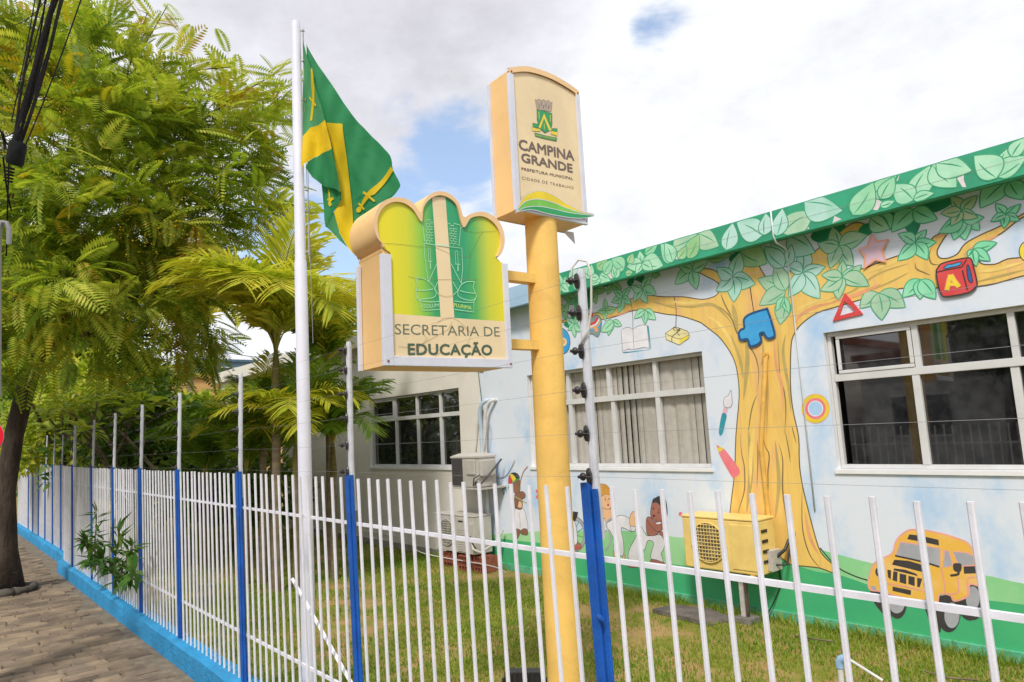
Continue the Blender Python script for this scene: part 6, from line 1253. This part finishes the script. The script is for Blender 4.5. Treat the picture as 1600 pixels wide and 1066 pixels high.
c1 = at_depth(322, 600, 40); c2 = at_depth(345, 580, 70); c3 = at_depth(322, 605, 40); a1 = at_depth(312, 590, 40)
m_or = M('ochre_wall', srgb('e3b577', .8), .85, .05, 1); m_bg = M('blue_glass', srgb('4f7890', .7), .15, .15, .6, spec=.6)
house('distant_house', 'ochre house wall seen far away under the street tree', c1.x-6, c1.x+.8, c1.y-1.6, c1.y+6, c1.z+.25, m_or, wins_=[(c1.y-.6, c1.y+.2, 3.4, 4.4, 'E')])
house('distant_office', 'far blue glass office block above the ochre house', c2.x-8, c2.x+1.5, c2.y-3.4, c2.y+4.5, c2.z+.8, m_bg, wins_=[(c2.y-2+k*1.4, c2.y-1+k*1.4, c2.z-1.4, c2.z+.2, 'E') for k in range(4)])
# far town trees closing the horizon
m_far = bg2
n = 26000; az = rng.uniform(math.radians(-70), math.radians(290), n); dist = rng.uniform(70, 130, n); hh = 6+3*np.sin(az*9)+2*np.sin(az*23+1)
P = np.stack([np.sin(az)*dist, np.cos(az)*dist, rng.uniform(0, 1, n)**.7*hh], 1); scatter_o = scatter('far_woods', broad[0], broad[1], frames(unit(rng.normal(size=(n, 3)))), rng.uniform(1.2, 2.6, n), P, m_far, None)
stuff(scatter_o, 'distant band of dark trees along the horizon beyond the fence', 'woods')
# across the street, mirrored in the windows
m_hw = M('house_white', srgb('d9d6d2', .85), .85, .05, 1); m_hr = M('house_brick', srgb('a2553e', .7), .9, .15, 3); m_tile = M('roof_tile', srgb('a8593c', .65), .9, .25, 6, bump=.6, bscale=14)
house('street_house', 'white house across the street with a red tiled roof', -9.5, -1.5, -17, -11.6, 3.4, m_hw, roof=m_tile, wins_=[(-8.6, -7.0, 1.0, 2.2, 'N'), (-5.6, -4.4, .1, 2.2, 'N'), (-3.4, -2.2, 1.0, 2.2, 'N')])
house('street_house', 'red brick house across the street right of the white one', -.8, 8.5, -18, -11.8, 5.8, m_hr, roof=m_tile, wins_=[(.4, 2.0, 1.0, 2.2, 'N'), (3.2, 4.4, .1, 2.2, 'N'), (5.6, 7.2, 1.0, 2.2, 'N'), (.4, 2.0, 3.8, 5.0, 'N'), (5.6, 7.2, 3.8, 5.0, 'N')])
house('street_house', 'beige house across the street left of the white one', -22, -10.4, -18, -11.7, 4.2, m_beige, roof=m_tile, wins_=[(-20, -18, 1.0, 2.2, 'N'), (-15, -13, 1.0, 2.2, 'N')])
def street_tree2(label, x, y, z, rx, rz):
    t = thing('far_side_tree', label, 'tree', (x, y, 0), 'trees on the far pavement'); mb = MB(); mb.tube([(x, y, -.1), (x+.1, y, z*.5), (x, y, z)], [.16, .13, .08], m_trunk, 8); mb.obj('trunk', t)
    n = 5000; k = 14; lob = unit(rng.normal(size=(k, 3)))*rng.uniform(.25, .7, (k, 1)); i = rng.integers(0, k, n); q_ = unit(rng.normal(size=(n, 3)))*(rng.uniform(.3, 1, (n, 1))**.4)
    scatter('crown', broad[0], broad[1], frames(unit(q_+rng.normal(size=(n, 3))*.6)), .26*rng.uniform(.6, 1.2, n), (lob[i]+q_*.42)*np.array([rx, rx, rz])+np.array([x, y, z]), bg2, t)
street_tree2('round dark tree on the far pavement in front of the brick house', 1.5, -9.8, 4.0, 2.8, 1.9)
street_tree2('round dark tree on the far pavement in front of the white house', -5.2, -10.0, 3.9, 2.4, 1.6)
street_tree2('round dark tree on the far pavement farther right', 8.5, -9.8, 4.2, 3.0, 2.0)

# ------------------------------------------------------------------ street furniture at the left edge
c = at_depth(-15.5, 683, 4.7); t = thing('round_sign', 'red round no parking sign cut by the left edge on a thin pole', 'sign', (c.x, c.y, 0))
mb = MB(); mb.tube([(c.x-.0, c.y+.0, -.02), (c.x, c.y, c.z+.3)], .022, M('galvanised', (.45, .45, .46), .45, metal=.6), 10); mb.obj('pole', t)
SP = PL((c.x, c.y), rh, (-fh.x, -fh.y, 0)); n = 40; cz = c.z; R0 = .115
disc = lambda r: [(r*math.cos(2*PI*i/n), cz+r*math.sin(2*PI*i/n)) for i in range(n)]
mb = MB(); mb.prism(SP, disc(R0), .024, .030, MATS['galvanised'], M('sign_red', srgb('d8142c', .95), .4)); mb.obj('plate', t)
mb = MB(); mb.flat(SP, disc(R0*.74), .0306, M('sign_white', srgb('ececec', .95), .4)); mb.ribbon(SP, [(-R0*.6, cz+R0*.6), (R0*.6, cz-R0*.6)], R0*.2, .0310, MATS['sign_red']); mb.obj('symbol', t)
# utility cables and fittings near the left edge
m_cab = M('cable_black', (.012, .010, .010), .85, .3, 30, spec=.15)
cb = thing('utility_cables', 'bundle of black overhead utility cables at the top left corner', 'cables', tuple(at_depth(20, 240, 5.0)))
rc = random.Random(3)
for k in range(11):
    x0, x1 = 22+rc.uniform(-10, 8), 92+rc.uniform(-22, 14); y0 = 240+rc.uniform(-8, 14); mb = MB(); bow = rc.uniform(-9, 9)
    mb.tube([at_depth(x0+(x1-x0)*u+bow*math.sin(PI*u), y0+(-30-y0)*u, 5.0+.6*u+.02*k) for u in [i/10 for i in range(11)]], rc.choice((.005, .007, .009)), m_cab, 6); mb.obj('cable', cb)
for a_, b_, r_ in (((18, 190), (58, -20), .004), ((-10, 180), (30, 245), .006), ((-12, 215), (40, 190), .004), ((30, 250), (130, -10), .005), ((24, 160), (75, -10), .004), ((30, 180), (70, 40), .004), ((5, 245), (18, 330), .006), ((14, 250), (10, 400), .005), ((-20, 150), (0, 260), .008), ((20, 40), (75, -5), .003), ((38, 150), (80, 165), .0035)):
    mb = MB(); p0, p1 = at_depth(*a_, 5.05), at_depth(*b_, 5.4); mb.tube([p0.lerp(p1, i/6)+Vector((0, 0, -.05*math.sin(PI*i/6))) for i in range(7)], r_, m_cab, 6); mb.obj('cable', cb)
mb = MB(); mb.tube([at_depth(29, 222, 4.98), at_depth(28, 226, 4.98), at_depth(23, 254, 4.98), at_depth(22, 258, 4.98)], [.05, .056, .056, .048], M('splice_case', (.014, .014, .016), .8, .2, 20, spec=.15), 16); mb.obj('splice_case', cb, smooth='auto')
mb = MB()
for k in range(5): p_ = at_depth(16-.8*k, 262+k*5, 4.98); q_ = at_depth(15.6-.8*k, 264.5+k*5, 4.98); mb.tube([p_, q_], .030, m_cab, 10)
mb.obj('insulator', cb)
up0 = at_depth(-75, 600, 5.2)
t = thing('utility_pole', 'grey utility pole with a bent conduit at the very left edge', 'pole', (up0.x, up0.y, 0))
mb = MB(); mb.tube([(up0.x-.08, up0.y, 0), (up0.x-.08, up0.y, 9.5)], [.13, .09], M('pole_concrete', srgb('a8a4a0', .8), .9, .08, 4, bump=.3), 16); mb.obj('shaft', t, smooth='auto')
mb = MB(); mb.tube([at_depth(-2, 620, 5.0), at_depth(-2, 400, 5.0), at_depth(-1, 356, 5.0), at_depth(4, 347, 5.0), at_depth(10, 348, 5.0), at_depth(14, 358, 5.0), at_depth(14, 382, 5.0)], .017, M('conduit_grey', srgb('9a9a9c', .8), .6, .06, 6), 10); mb.obj('conduit', t, smooth='auto')
# thin overhead wires across the gap and the sky bird
mb = MB(); p0, p1 = at_depth(-40, 470, 26), at_depth(640, 590, 26); mb.tube([p0.lerp(p1, i/8)+Vector((0, 0, -.3*math.sin(PI*i/8))) for i in range(9)], .012, m_cab, 4); tag(mb.obj('overhead_wire'), 'thin black overhead wire in the gap beyond the palms', 'wire')
# dry leaves on pavement and lawn
m_dry = leafmat('dry_leaf', [(0, srgb('7a5a2c', .8)), (.5, srgb('a8843c', .8)), (1, srgb('c9b050', .8))], .1)
n = 420; P = np.stack([rng.uniform(-12, -4.5, n), rng.uniform(-1.6, 1.66, n), np.full(n, .010)], 1); d_ = rng.normal(size=(n, 3)); d_[:, 2] *= .12
stuff(scatter('leaf_litter', broad[0], broad[1], frames(unit(d_), rng.normal(size=n)*.2), rng.uniform(.012, .035, n), P, m_dry), 'small dry leaves scattered over the stone pavement', 'litter')
n = 500; P = np.stack([rng.uniform(-8.5, 0, n), rng.uniform(2.0, 5.7, n), rng.uniform(.015, .035, n)], 1); d_ = rng.normal(size=(n, 3)); d_[:, 2] *= .2
stuff(scatter('leaf_litter', broad[0], broad[1], frames(unit(d_), rng.normal(size=n)*.2), rng.uniform(.012, .04, n), P, m_dry), 'small dry leaves scattered over the lawn', 'litter')
mb = MB(); sx, sy = -1.9, 4.9
for k in range(5): mb.tube([(-2.9+k*.5, 5.35-.1*k, .03), (-2.75+k*.5, 5.32-.12*k, .04), (-2.6+k*.5, 5.38-.1*k, .03)], .006, m_trunk_l, 5) if k in (0, 2) else None
stuff(mb.obj('dry_twigs'), 'dry twigs lying on the lawn near the wall', 'twigs')
